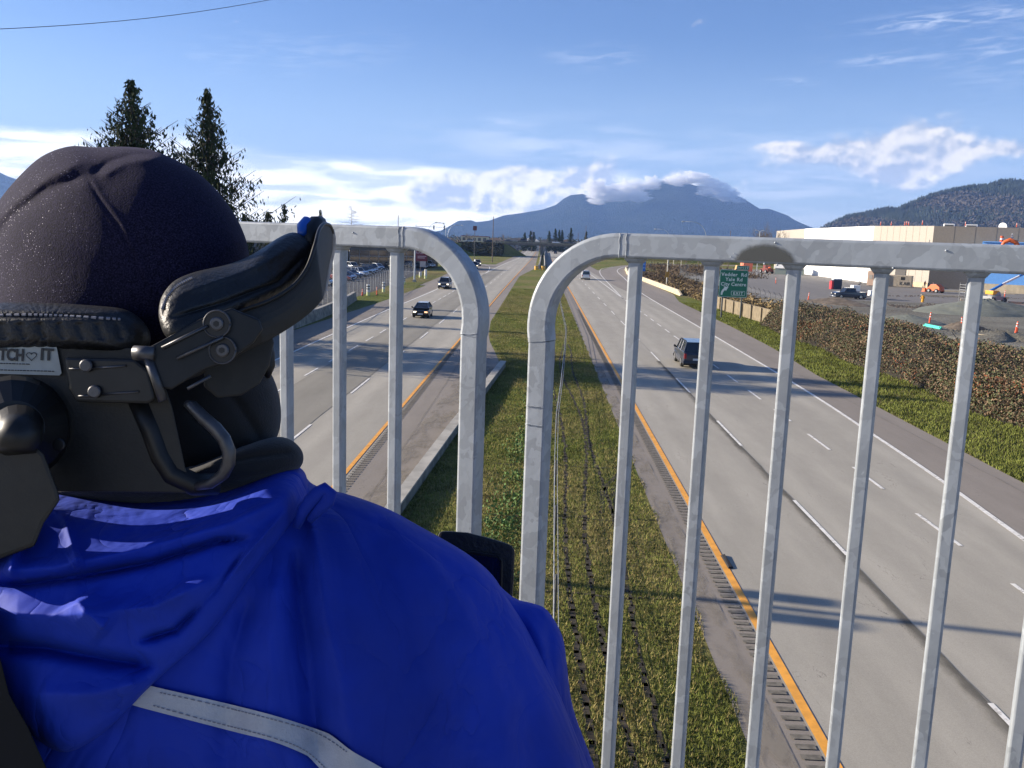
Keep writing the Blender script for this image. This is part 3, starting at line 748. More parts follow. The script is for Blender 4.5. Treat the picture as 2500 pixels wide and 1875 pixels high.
ss = body.modifiers.new('sub', 'SUBSURF'); ss.levels = 1; ss.render_levels = 1
dg = bpy.context.evaluated_depsgraph_get(); bme = bpy.data.meshes.new_from_object(body.evaluated_get(dg)); bme.name = 'body'
bpy.data.objects.remove(body); bme.materials.clear(); bme.materials.append(M_skin); bme.shade_smooth()
body = bpy.data.objects.new('body', bme); COL.objects.link(body); adopt(body)
# trousers and shoes
tr = MB()
for n_ in 'rl': tr.tube([jt['pelvis'][0], jt['hip' + n_][0], jt['kn' + n_][0], jt['an' + n_][0]], [.15, .115, .085, .07], 14)
adopt(tr.build('trousers', M_gaiter, smooth=True))
for n_ in 'rl': adopt(MB().tube([jt['an' + n_][0], tuple(np.array(jt['an' + n_][0]) + fwd * .03 - [0, 0, .03]), jt['to' + n_][0], tuple(np.array(jt['to' + n_][0]) + fwd * .05)], [.055, .06, .05, .03], 12).build('shoe', M_vinyl, smooth=True))
# toque
tq_out = [(-34, 560), (-30, 480), (0, 430), (50, 372), (95, 335), (150, 316), (205, 318), (270, 317), (330, 325), (400, 356), (450, 393), (497, 448), (525, 500), (538, 550), (545, 640), (520, 740), (420, 800), (260, 830), (100, 815), (10, 760), (-30, 660)]
tq_f = folds([([(-30, 540), (20, 470), (100, 408), (195, 376)], 16, 13, .006), ([(-30, 505), (30, 440), (110, 380), (180, 350)], 16, 16, -.006),
              ([(195, 380), (235, 350), (290, 332), (350, 330)], 9, 9, .0045), ([(215, 384), (270, 352), (350, 340)], 10, 12, -.0035),
              ([(190, 370), (225, 430), (262, 480), (300, 560), (345, 660)], 6, 5, -.0009), ([(184, 376), (217, 434), (255, 486), (294, 566)], 4, 3, .0012)])
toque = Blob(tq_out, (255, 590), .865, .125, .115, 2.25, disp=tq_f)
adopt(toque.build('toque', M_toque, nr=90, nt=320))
# neck warmer: tall fleece collar with a rolled lip
g1 = Blob([(150, 760), (360, 700), (520, 750), (572, 790), (596, 830), (607, 885), (600, 940), (560, 1000), (440, 1060), (250, 1080), (130, 1040), (110, 900)], (370, 900), .84, .10, .10, 2.4,
          disp=folds([([(470, 820), (520, 880), (570, 960)], 14, 10, .006), ([(400, 880), (480, 950), (560, 985)], 12, 14, .008)]))
adopt(g1.build('neck_warmer', M_gaiter, nr=50, nt=220))
g2 = Blob([(60, 1060), (200, 1040), (400, 1010), (520, 965), (590, 944), (628, 950), (653, 975), (652, 1005), (625, 1024), (560, 1052), (480, 1078), (320, 1098), (140, 1085)], (380, 1040), .79, .075, .09, 2.2,
          disp=folds([([(480, 1000), (560, 985), (640, 975)], 7, 5, .006)]))
adopt(g2.build('neck_warmer_roll', M_gaiter, nr=40, nt=220))
# jacket
jk_out = [(-640, 1330), (-480, 1215), (-240, 1110), (0, 1050), (120, 1060), (300, 1075), (480, 1050), (600, 1010), (648, 1012), (668, 1040), (700, 1056), (745, 1066), (800, 1084), (850, 1105), (900, 1133), (1000, 1190), (1060, 1238), (1096, 1292), (1150, 1378), (1200, 1480), (1245, 1590), (1285, 1700), (1330, 1900), (1320, 2200), (700, 2320), (-100, 2300), (-700, 2200), (-820, 1800), (-760, 1400)]
jk_f = folds([([(672, 1120), (690, 1220), (705, 1340), (740, 1480), (770, 1700)], 10, 30, -.010), ([(640, 1180), (650, 1300), (668, 1440), (690, 1700)], 14, 38, .015),
              ([(600, 1230), (590, 1380), (570, 1700)], 24, 50, -.008), ([(540, 1290), (500, 1420), (480, 1700)], 16, 34, .009),
              ([(700, 1085), (760, 1110), (850, 1150)], 12, 16, .005), ([(760, 1110), (860, 1250), (930, 1500), (950, 1800)], 30, 60, .010), ([(850, 1140), (1000, 1300), (1080, 1500), (1100, 1800)], 26, 60, -.007),
              ([(930, 1180), (1050, 1330), (1130, 1500), (1180, 1750)], 22, 34, .007), ([(640, 1075), (668, 1110), (676, 1150)], 7, 6, -.006)])
jacket = Blob(jk_out, (380, 1560), .80, .15, .16, 2.6, gx=.00002, gy=-.00002, disp=jk_f)
jko = adopt(jacket.build('jacket', M_jacket, nr=120, nt=420))
sl = Blob([(1020, 1230), (1108, 1290), (1150, 1303), (1182, 1318), (1214, 1372), (1224, 1432), (1238, 1530), (1284, 1659), (1350, 1860), (1380, 2150), (1150, 2200), (1000, 2000), (960, 1600), (960, 1350)], (1130, 1650), .86, .075, .08, 2.4,
          disp=folds([([(1130, 1320), (1175, 1400), (1195, 1500), (1220, 1620)], 12, 14, -.006), ([(1185, 1340), (1190, 1440), (1215, 1560)], 9, 10, .005)]))
slo = sl.build('sleeve', M_jacket, nr=60, nt=240); slo.parent = jko; slo.matrix_parent_inverse = Matrix.Identity(4)
def sub(o, par=jko):
    o.parent = par; o.matrix_parent_inverse = Matrix.Identity(4); return o
hd_out = [(-75, 1200), (-50, 1120), (0, 1080), (60, 1048), (130, 1056), (300, 1072), (490, 1046), (610, 1006), (655, 1016), (664, 1062), (640, 1112), (592, 1180), (545, 1240), (480, 1335), (430, 1390), (372, 1440), (317, 1490), (277, 1532), (215, 1590), (135, 1625), (55, 1575), (0, 1500), (-50, 1410), (-70, 1300)]
hd_f = folds([([(-40, 1262), (60, 1262), (200, 1240), (330, 1215), (470, 1170), (540, 1165)], 11, 6, .020), ([(-40, 1235), (120, 1225), (300, 1185), (500, 1130), (640, 1060)], 26, 16, -.013),
              ([(-40, 1320), (140, 1330), (330, 1310), (460, 1250)], 40, 20, -.014), ([(-40, 1392), (100, 1400), (230, 1425), (340, 1440)], 16, 16, .018),
              ([(300, 1385), (380, 1360), (470, 1270), (540, 1180)], 10, 6, .012), ([(410, 1330), (470, 1270), (530, 1200), (630, 1090)], 8, 8, -.010),
              ([(60, 1500), (200, 1500), (320, 1470)], 34, 26, -.010), ([(85, 1075), (140, 1120), (170, 1230)], 10, 10, -.006), ([(60, 1090), (30, 1180), (20, 1250)], 14, 14, -.014),
              ([(520, 1100), (560, 1085), (600, 1060)], 8, 8, .005), ([(165, 1290), (185, 1325), (235, 1365)], 34, 30, -.022), ([(150, 1215), (175, 1200)], 12, 12, -.012)])
hood = Blob(hd_out, (190, 1310), lambda x, y: jacket.depth(x, y) + .003, .034, .01, 3.2, disp=hd_f)
sub(hood.build('hood', M_jacket, nr=110, nt=420))
# drawstring toggle loop on the shoulder
cord = [P3(x * dk, y * dk, .70) for x, y in [(640, 1140), (655, 1105), (672, 1082), (688, 1066), (702, 1058), (712, 1066), (706, 1084), (690, 1100), (668, 1125)]]
sub(MB().tube([tuple(p) for p in cord], [.003, .005, .006, .006, .006, .006, .006, .005, .003], 10).build('drawcord', M_jacket, smooth=True))
# reflective strip lying on the jacket
def on_jacket(x, y, off):
    zj = float(jacket.depth(np.array([x * dk]), np.array([y * dk]), 1)[0]); zh = 9
    return P3(x * dk, y * dk, zj - off)
tp = [(310, 1478), (357, 1489), (440, 1508), (520, 1527), (600, 1548), (690, 1577), (718, 1590), (760, 1622), (820, 1656), (900, 1705), (1000, 1770)]
bt = [(270, 1518), (314, 1531), (430, 1561), (515, 1583), (590, 1602), (655, 1628), (672, 1640), (700, 1668), (760, 1710), (840, 1760), (940, 1830)]
tpS, btS = smooth_pts(tp, 5), smooth_pts(bt, 5)
Vv = []; nc = 6
for off in (.0035, .0015):
    for a, b in zip(tpS, btS):
        for k in range(nc): Vv.append(on_jacket(a[0] + (b[0] - a[0]) * k / (nc - 1), a[1] + (b[1] - a[1]) * k / (nc - 1), off))
nn = len(tpS); F_ = []
for i in range(nn - 1):
    for k in range(nc - 1):
        q = i * nc + k; F_.append((q, q + 1, q + nc + 1, q + nc)); q += nn * nc; F_.append((q, q + nc, q + nc + 1, q + 1))
mb = MB(); mb.add(Vv, F_); sub(mb.build('reflective_strip', M_reflect, smooth=True))
def stitch(pts, offs, m, name, parent, r=.0009, seg=.004, depthf=None):
    mb = MB(); P = [np.array(depthf(x, y)) for x, y in smooth_pts(pts, 8)]
    for i in range(0, len(P) - 1):
        n_ = max(1, int(np.linalg.norm(P[i + 1] - P[i]) / seg))
        for k in range(n_):
            a = P[i] + (P[i + 1] - P[i]) * (k + .15) / n_; b = P[i] + (P[i + 1] - P[i]) * (k + .75) / n_; mb.tube([tuple(a), tuple(b)], r, 5)
    o = mb.build(name, m, parent); return o
M_thread = mat('grey_thread', (.22, .22, .25), .8)
sub(stitch([(345, 1496), (440, 1517), (600, 1557), (688, 1585), (750, 1625)], 0, M_thread, 'stitching', None, .0004, .003, lambda x, y: on_jacket(x, y, .0042)))
sub(stitch([(330, 1524), (430, 1552), (590, 1594), (660, 1622), (705, 1662)], 0, M_thread, 'stitching', None, .0004, .003, lambda x, y: on_jacket(x, y, .0042)))

# ---- wheelchair with head support
wc = empty('wheelchair', tuple(PO), 0, 'black power wheelchair with padded head support carrying the person in blue', 'wheelchair')
bpy.context.view_layer.update()
def wadopt(o): return adopt(o, wc)
pad = Blob([(-120, 668), (0, 654), (100, 655), (200, 660), (268, 668), (305, 690), (325, 722), (318, 752), (280, 768), (100, 760), (-100, 762), (-150, 715)], (100, 712), .72, .045, .05, 3.0,
           disp=folds([([(x, 695), (x + 12, 735)], 8, 8, .0022) for x in range(0, 260, 42)] + [([(-100, 682), (250, 682)], 4, 4, .003)]))
po = wadopt(pad.build('head_cushion', M_vinyl, nr=60, nt=260))
so = stitch([(-60, 682), (60, 680), (150, 683), (262, 690)], 0, M_thread, 'stitching', None, .0011, .0055, lambda x, y: P3(x * dk, y * dk, float(pad.depth(np.array([x * dk]), np.array([y * dk]))[0]) - .0006)); sub(so, po)
def plate(name, pts, z, th, m, parent=None, bevel=.001, gx=0, gy=0, c=None):
    """flat part with real thickness from an outline (display px)"""
    n = len(pts); c = c or pts[0]
    zz = [z + gx * (x - c[0]) + gy * (y - c[1]) for x, y in pts]
    A = [tuple(P3(x * dk, y * dk, q)) for (x, y), q in zip(pts, zz)]; Bk = [tuple(P3(x * dk, y * dk, q + th)) for (x, y), q in zip(pts, zz)]
    mb = MB(); mb.add(A + Bk, [tuple(range(n)), tuple(range(2 * n - 1, n - 1, -1))] + [(i, n + i, n + (i + 1) % n, (i + 1) % n) for i in range(n)])
    o = mb.build(name, m, bevel=bevel)
    return wadopt(o) if parent is None else sub(o, parent)
shell = plate('headrest_shell', [(-140, 742), (150, 745), (300, 752), (345, 800), (372, 880), (400, 1010), (420, 1065), (200, 1062), (-140, 1058)], .685, .012, M_plastic)
plate('backrest', [(-300, 1300), (-60, 1280), (-20, 1330), (0, 1420), (20, 1500), (60, 1570), (110, 1680), (90, 2200), (-300, 2200)], .60, .04, mat('dark_canvas', (.004, .004, .0045), .95), gx=.00001)
sticker = plate('maker_sticker', [(-90, 733), (108, 737), (122, 748), (133, 806), (128, 811), (-90, 805)], .6825, .0006, mat('sticker_white', (.34, .36, .34), .5, var=.08, vscale=60), bevel=0)
M_ink = mat('sticker_ink', (.03, .03, .03), .6)
def face_text(s, px, py, z, hgt, parent, m, sx=1.0, bold=.0):
    v = CM @ np.array([1, .045, 0]); u = CM @ np.array([.045, -1, 0]); w = np.cross(v, u)
    o = text_mesh('lettering', s, hgt, m, None, .0002, bold=bold, sx=1)
    Mx = Matrix(((v[0] * sx, u[0], w[0], 0), (v[1] * sx, u[1], w[1], 0), (v[2] * sx, u[2], w[2], 0), (0, 0, 0, 1))); Mx.translation = Vector(P3(px * dk, py * dk, z))
    o.data.transform(Mx); o.scale = (1, 1, 1); return sub(o, parent)
face_text('TCH', -3, 777, .6815, .0125, sticker, M_ink, .76, .0004); face_text('IT', 86, 777, .6815, .0125, sticker, M_ink, .95, .0004)
hp2 = [(math.sin(a) ** 3 * 11 + 68, 769 - (13 * math.cos(a) - 5 * math.cos(2 * a) - 2 * math.cos(3 * a) - math.cos(4 * a)) * .62) for a in np.linspace(0, 2 * math.pi, 22)]
sub(MB().tube([tuple(P3(x * dk, y * dk, .6815)) for x, y in hp2], .0003, 5).build('heart_outline', M_ink), sticker)
for yy, x0, x1 in ((785, -60, 60), (799, -80, 116)):
    mb = MB(); x = x0
    while x < x1:
        w_ = random.uniform(3, 8); a = P3(x * dk, yy * dk + x * .03, .6816); b = P3((x + w_) * dk, yy * dk + (x + w_) * .03, .6816); mb.tube([tuple(a), tuple(b)], .00035, 4); x += w_ + 2.2
    sub(mb.build('fine_print', M_ink), sticker)
blk = plate('mounting_block', [(140, 772), (290, 776), (320, 800), (335, 862), (320, 872), (165, 868), (150, 840)], .668, .014, M_blackmetal, bevel=.002)
def screw(x, y, z, r, parent=None, m=None, ring=False, hexa=True):
    c = P3(x * dk, y * dk, z); n = CM @ np.array([0, 0, -1.]); mb = MB()
    mb.tube([tuple(c), tuple(c + n * r * .5), tuple(c + n * r * .62)], [r, r, r * .8], 20)
    o = mb.build('bolt', m or M_steel, smooth=False)
    o = wadopt(o) if parent is None else sub(o, parent)
    if ring:
        m2 = MB(); m2.tube([tuple(c + n * .0005), tuple(c + n * .0016)], [r * 2.05, r * 1.95], 28); sub(m2.build('washer', M_blackmetal, None), o)
        m4 = MB(); uu = CM @ np.array([1., 0, 0]); vv = CM @ np.array([0, 1., 0]); pts = [tuple(c + n * .0018 + (uu * math.cos(a) + vv * math.sin(a)) * r * 1.9) for a in np.linspace(0, 2 * math.pi, 29)]; m4.tube(pts, .0007, 6); sub(m4.build('washer_rim', M_steel, None, smooth=True), o)
        m3 = MB(); m3.tube([tuple(c + n * r * .6), tuple(c + n * r * .68)], [r * .45, r * .45], 6); sub(m3.build('socket', M_blackmetal, None), o)
    return o
screw(188, 790, .667, .0048); screw(206, 846, .667, .0048)
for (x0, y0, x1, y1) in ((150, 797, 180, 796), (200, 796, 272, 790), (170, 856, 195, 855), (222, 852, 300, 846)):
    wadopt(MB().tube([tuple(P3(x0 * dk, y0 * dk, .6675)), tuple(P3(x1 * dk, y1 * dk, .6675))], .0010, 6).build('slot', M_steel, smooth=True))
# side wing: padded outer plate sweeping forward along the cheek
def sweep_band(name, top, bot, zs, th, m, cap=None):
    """curved plate between top and bottom curves with depth zs per column, thickness th (away)"""
    n = len(top); k = 7; V = []; F = []
    for off in (0, th):
        for i in range(n):
            for j in range(k):
                u = j / (k - 1); x = top[i][0] + (bot[i][0] - top[i][0]) * u; y = top[i][1] + (bot[i][1] - top[i][1]) * u
                bul = -.0035 * math.sin(math.pi * u); V.append(tuple(P3(x * dk - off * 900, y * dk, zs[i] + bul + off)))
    N = n * k
    for i in range(n - 1):
        for j in range(k - 1):
            q = i * k + j; F.append((q, q + 1, q + k + 1, q + k)); F.append((q + N, q + k + N, q + k + 1 + N, q + 1 + N))
        F.append((i * k, (i + 1) * k, (i + 1) * k + N, i * k + N)); F.append((i * k + k - 1, i * k + k - 1 + N, (i + 1) * k + k - 1 + N, (i + 1) * k + k - 1))
    for i in (0, n - 1):
        for j in range(k - 1): F.append((i * k + j, i * k + j + 1, i * k + j + 1 + N, i * k + j + N))
    mb = MB(); mb.add(V, F); return wadopt(mb.build(name, m, smooth=False, bevel=.0012))
wtop = smooth_pts([(352, 768), (400, 742), (455, 700), (520, 672), (580, 650), (630, 620), (662, 580), (680, 530), (688, 500), (697, 486), (706, 484), (714, 489), (719, 503)], 5)
wbot = smooth_pts([(370, 832), (430, 812), (500, 776), (540, 755), (585, 733), (630, 706), (668, 678), (695, 650), (702, 630), (706, 606), (710, 580), (714, 562), (718, 545)], 5)
wz = list(np.interp(np.linspace(0, 1, len(wtop)), [0, .3, .6, .85, 1], [.70, .705, .74, .80, .845]))
wing = sweep_band('headrest_wing', wtop, wbot, wz, .006, M_plastic)
wing_edge = MB(); wing_edge.tube([tuple(P3(x * dk, y * dk, z - .001)) for (x, y), z in zip(wtop, wz)], .0016, 8); sub(wing_edge.build('wing_rim', M_blackmetal, smooth=True), wing)
ew = MB(); ew.tube([tuple(P3(x * dk, y * dk, z)) for x, y, z in [(708, 488, .838), (716, 498, .843), (719, 515, .845), (718, 535, .846), (713, 565, .846), (708, 595, .84), (702, 625, .83), (697, 645, .82)]], [.0018, .0028, .003, .003, .0028, .0024, .002, .0012], 8); sub(ew.build('wing_edge', M_foam, smooth=True), wing)
for yy in (503, 548):
    hh = MB(); c0 = P3(707 * dk, yy * dk, .836); hh.tube([tuple(c0), tuple(c0 + (CM @ np.array([.15, 0, -1.])) * .004)], [.0036, .0036], 12); sub(hh.build('hole', mat('void_black', (.002, .002, .002), 1)), wing)
wp = Blob([(346, 700), (343, 668), (352, 636), (378, 606), (420, 588), (480, 574), (528, 558), (570, 534), (604, 512), (632, 502), (655, 510), (672, 530), (668, 575), (640, 618), (590, 650), (520, 680), (455, 708), (400, 735), (362, 730)], (500, 625), .735, .034, .035, 2.6, gx=.00024, gy=-.0002,
          disp=folds([([(360, 690), (480, 655), (600, 610), (665, 545)], 5, 5, .004), ([(375, 640), (470, 606), (570, 570), (640, 520)], 10, 8, -.003), ([(352, 690), (356, 650), (384, 612), (425, 594)], 5, 5, .0025)]))
wpo = wadopt(wp.build('wing_cushion', M_vinyl, nr=50, nt=260))
so = stitch([(350, 668), (362, 640), (385, 616), (415, 600)], 0, M_thread, 'stitching', None, .0012, .0042, lambda x, y: P3(x * dk, y * dk, float(wp.depth(np.array([x * dk]), np.array([y * dk]))[0]) - .0015)); sub(so, wpo)
wadopt(MB().tube([tuple(P3(x * dk, y * dk, z)) for x, y, z in [(652, 508, .80), (654, 490, .81), (662, 481, .815), (672, 484, .82), (678, 500, .82)]], [.004, .0055, .006, .0055, .004], 10).build('blue_clip', M_bluepl, smooth=True))
wadopt(MB().tube([tuple(P3(x * dk, y * dk, z)) for x, y, z in [(668, 530, .80), (672, 500, .812), (682, 484, .82), (694, 481, .828)]], [.006, .008, .008, .006], 10).build('clip_strap', M_blackmetal, smooth=True))
wadopt(MB().tube([tuple(P3(x * dk, y * dk, z)) for x, y, z in [(572, 735, .80), (578, 765, .80), (580, 790, .80), (574, 815, .80)]], [.006, .0065, .006, .004], 10).build('chin_strap', M_blackmetal, smooth=True))
arm = plate('wing_bracket', [(318, 752), (350, 735), (430, 690), (500, 665), (560, 690), (568, 712), (548, 740), (500, 776), (440, 800), (370, 842), (340, 836)], .655, .008, M_blackmetal, bevel=.0015, gx=.00007, c=(320, 750))
for (x0, y0, x1, y1) in ((350, 752, 448, 704), (382, 775, 482, 728), (405, 840, 455, 812)):
    wadopt(MB().tube([tuple(P3(x0 * dk, y0 * dk, .6545)), tuple(P3(x1 * dk, y1 * dk, .662))], .0014, 6).build('slot', M_steel, smooth=True))
screw(470, 700, .6645, .0052, ring=True); screw(482, 757, .6655, .0052, ring=True)
plate('bracket_flap', [(442, 790), (470, 775), (560, 735), (588, 722), (592, 740), (582, 790), (560, 830), (520, 855), (470, 860), (440, 835)], .70, .006, M_plastic, bevel=.002, gx=.0001, c=(442, 790))
# hinge: pivot eye, rod, lower tube and looped tube
wadopt(MB().tube([tuple(P3(290 * dk, 762 * dk, .655)), tuple(P3(335 * dk, 764 * dk, .655))], [.0055, .0055], 14).build('pivot', M_steel, smooth=True))
wadopt(MB().tube([tuple(P3(x * dk, y * dk, .655)) for x, y in [(318, 768), (335, 815), (352, 866)]], [.0036, .0034, .0034], 12).build('rod', M_steel, smooth=True))
wadopt(MB().tube([tuple(P3(x * dk, y * dk, z)) for x, y, z in [(300, 860, .69), (330, 930, .69), (350, 985, .69), (375, 1025, .69), (420, 1046, .69), (470, 1046, .70)]], .009, 12).build('support_bar', M_blackmetal, smooth=True))
wadopt(MB().tube([tuple(P3(x * dk, y * dk, z)) for x, y, z in smooth3] if False else [tuple(P3(x * dk, y * dk, z)) for x, y, z in [(404, 872, .675), (415, 877, .672), (440, 903, .67), (465, 925, .67), (484, 948, .67), (495, 975, .67), (494, 1000, .672), (482, 1025, .675), (455, 1045, .68), (425, 1050, .685)]], [.0030, .0045, .005, .0052, .0052, .0052, .005, .0046, .004, .0035], 12).build('loop_tube', M_steel, smooth=True))
# ball joint at the back and upright
wadopt(MB().tube([tuple(P3(30 * dk, 925 * dk, .672)), tuple(P3(30 * dk, 925 * dk, .66)), tuple(P3(30 * dk, 925 * dk, .645))], [.040, .036, .020], 24).build('joint_disc', M_blackmetal))
wadopt(MB().tube([tuple(P3(38 * dk, 920 * dk, .645)), tuple(P3(42 * dk, 945 * dk, .63)), tuple(P3(36 * dk, 975 * dk, .625))], [.017, .015, .012], 18).build('joint_ball', M_blackmetal, smooth=True))
for x, y in ((130, 960), (75, 1060), (112, 1058), (52, 1210)): screw(x, y, .655, .0045, m=M_blackmetal)
plate('upright', [(-60, 940), (60, 950), (95, 980), (125, 1060), (130, 1080), (95, 1130), (75, 1180), (-60, 1230)], .63, .025, M_plastic, bevel=.003)
# rest of the chair (below the frame)
cc = MB(); q0 = np.array(B_(0, 0, -.93)); ang = math.atan2(fwd[1], fwd[0]) - math.pi / 2
def lbox(name, f0, f1, s0, s1, z0, z1, m, bev=.01):
    mb = MB(); mb.add([tuple(np.array([hc[0], hc[1], DZ]) + fwd * f + sid * s_ + np.array([0, 0, z])) for f in (f0, f1) for s_ in (s0, s1) for z in (z0, z1)], [(0, 1, 3, 2), (4, 6, 7, 5), (0, 4, 5, 1), (2, 3, 7, 6), (0, 2, 6, 4), (1, 5, 7, 3)]); return wadopt(mb.build(name, m, bevel=bev))
lbox('seat', -.14, .42, -.23, .23, .36, .44, M_vinyl, .02); lbox('base', -.22, .38, -.2, .2, .12, .34, M_blackmetal, .03)
for s_ in (-.28, .28): lbox('armrest', -.02, .30, s_ - .03, s_ + .03, .60, .64, M_vinyl, .012); lbox('armrest_post', -.02, .02, s_ - .015, s_ + .015, .36, .60, M_blackmetal, .004)
lbox('footplate', .48, .74, -.19, .19, .06, .08, M_blackmetal, .005)
for s_ in (-.27, .27):
    for f_, r_ in ((.02, .17), (.42, .085), (-.34, .075)):
        c0 = np.array([hc[0], hc[1], DZ]) + fwd * f_ + sid * s_ + np.array([0, 0, r_]); w = MB(); w.tube([tuple(c0 - sid * .035), tuple(c0 - sid * .03), tuple(c0 + sid * .03), tuple(c0 + sid * .035)], [r_ * .9, r_, r_, r_ * .9], 28); wh = wadopt(w.build('wheel', M_vinyl, smooth=False))
        h_ = MB(); h_.tube([tuple(c0 - sid * .038), tuple(c0 + sid * .038)], r_ * .5, 18); sub(h_.build('hub', M_steel), wh)
# ---- handheld screen mounted ahead of the chair
scr_out = [(945, 1160), (950, 1148), (968, 1147), (1010, 1150), (1050, 1160), (1085, 1170), (1105, 1178), (1112, 1188), (1110, 1250), (1104, 1340), (1098, 1420), (940, 1420), (936, 1300)]
scr = empty('control_display', tuple(P3(1030 * dk, 1420 * dk, .98)), 0, 'small black framed control screen behind the blue shoulder, left of the right railing post', 'screen')
bpy.context.view_layer.update()
def padopt(o): return adopt(o, scr)
n = len(scr_out)
def pl2(name, pts, z, th, m, bevel): 
    A = [tuple(P3(x * dk, y * dk, z)) for x, y in pts]; Bk = [tuple(P3(x * dk, y * dk, z + th)) for x, y in pts]; n = len(pts)
    mb = MB(); mb.add(A + Bk, [tuple(range(n)), tuple(range(2 * n - 1, n - 1, -1))] + [(i, n + i, n + (i + 1) % n, (i + 1) % n) for i in range(n)]); return padopt(mb.build(name, m, bevel=bevel))
pl2('housing', scr_out, 1.0, .03, M_vinyl, .006)
pl2('screen', [(966, 1190), (1072, 1205), (1080, 1212), (1078, 1400), (950, 1400), (952, 1200)], .9985, .002, mat('dark_screen_glass', (.006, .008, .014), .08, spec=.6), 0)
padopt(MB().tube([tuple(P3(x * dk, y * dk, .9975)) for x, y in [(962, 1184), (1076, 1201), (1084, 1212), (1081, 1405)]], .0012, 6).build('bezel', M_blackmetal))
padopt(MB().tube([tuple(P3(1020 * dk, 1400 * dk, 1.02)), tuple(P3(1010 * dk, 1600 * dk, 1.02)), tuple(np.array([hc[0], hc[1], DZ]) + fwd * .3 + sid * .28 + np.array([0, 0, .62]))], .01, 10).build('mounting_arm', M_blackmetal, smooth=True))
# ================================================================== ROADSIDE AND YARD
def G(px, py, z=0.0):
    r = cray(px, py); t = (z - CAMZ) / r[2]; return r[0] * t, r[1] * t
def poly_wall(name, pts, prof, m, parent=None):
    """prof: list of (offset, z) swept along plan polyline pts"""
    V = []; n = len(prof); P = [np.array(p, float) for p in pts]
    for i, p in enumerate(P):
        t = P[min(i + 1, len(P) - 1)] - P[max(i - 1, 0)]; t /= np.linalg.norm(t); nn = np.array([t[1], -t[0]])
        for o, z in prof: V.append((p[0] + nn[0] * o, p[1] + nn[1] * o, z))
    F = [(i * n + k, i * n + (k + 1) % n, (i + 1) * n + (k + 1) % n, (i + 1) * n + k) for i in range(len(P) - 1) for k in range(n)]
    mb = MB(); mb.add(V, F + [tuple(range(n)), tuple(range(len(V) - n, len(V)))]); return mb.build(name, m, parent)
JERSEY = [(-.3, -.05), (-.3, .1), (-.16, .35), (-.1, .85), (.1, .85), (.16, .35), (.3, .1), (.3, -.05)]
def dens(pts, step=4):
    out = [pts[0]]
    for a, b in zip(pts[:-1], pts[1:]):
        n = max(1, int(math.hypot(b[0] - a[0], b[1] - a[1]) / step)); out += [(a[0] + (b[0] - a[0]) * k / n, a[1] + (b[1] - a[1]) * k / n) for k in range(1, n + 1)]
    return out
# median parapet: a thing with coping
mw = empty('median_parapet', (-4, 20, 0), 0, 'low weathered concrete wall along the median edge of the left carriageway', 'wall')
bpy.context.view_layer.update()
MWP = dens([(-4.75, 6), (-4.4, 18), (-4.1, 26), (-3.5, 37), (-2.75, 49), (-2.2, 58)], 3)
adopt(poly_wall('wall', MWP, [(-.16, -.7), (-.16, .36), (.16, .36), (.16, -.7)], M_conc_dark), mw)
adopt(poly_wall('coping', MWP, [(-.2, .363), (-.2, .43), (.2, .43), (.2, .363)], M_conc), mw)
cb = empty('concrete_barrier', (-21, 60, 0), 0, 'stained concrete barrier below the chain-link fence at the left road edge', 'barrier')
bpy.context.view_layer.update()
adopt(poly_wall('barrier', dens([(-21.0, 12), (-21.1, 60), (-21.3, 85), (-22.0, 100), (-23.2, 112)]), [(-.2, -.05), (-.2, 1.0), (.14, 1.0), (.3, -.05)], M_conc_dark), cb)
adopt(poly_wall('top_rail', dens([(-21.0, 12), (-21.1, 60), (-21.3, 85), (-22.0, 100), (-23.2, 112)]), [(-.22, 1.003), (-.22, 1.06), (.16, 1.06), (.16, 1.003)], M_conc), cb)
rb_ = empty('concrete_barrier', (22.9, 190, 0), 0, 'cream concrete barrier along the exit ramp, its tapered end nearest the camera', 'barrier')
bpy.context.view_layer.update()
adopt(poly_wall('barrier', dens([(23.1, 150), (22.9, 180), (22.7, 206), (22.9, 236), (26, 275), (35, 318), (50, 345)], 5), [(-.3, -.05), (-.24, .3), (-.15, .82), (.15, .82), (.24, .3), (.3, -.05)], M_conc_warm), rb_)
e_ = MB(); e_.add([(22.78, 146.4, -.05), (23.42, 146.4, -.05), (22.78, 150, -.05), (23.42, 150, -.05), (22.95, 146.4, .22), (23.25, 146.4, .22), (22.95, 150, .82), (23.25, 150, .82)], [(0, 1, 5, 4), (0, 4, 6, 2), (1, 3, 7, 5), (4, 5, 7, 6), (2, 6, 7, 3), (0, 2, 3, 1)])
adopt(e_.build('tapered_end', M_conc_warm), rb_)
mbz = empty('concrete_barrier', (0, 300, 0), 0, 'long concrete median barrier running under the far overpass', 'barrier')
bpy.context.view_layer.update()
adopt(poly_wall('barrier', dens([(-.5, 256), (-.2, 300), (.1, 420), (1.2, 560), (2, 800)], 10), [(-.3, -.05), (-.1, 1.05), (.1, 1.05), (.3, -.05)], M_conc), mbz)
adopt(poly_wall('barrier', dens([(1.2, 256), (1.4, 300), (1.6, 420), (2.6, 560)], 10), [(-.3, -.05), (-.1, 1.05), (.1, 1.05), (.3, -.05)], M_conc), mbz)
M_yplast = mat('yellow_barrel', (.75, .42, .05), .6)
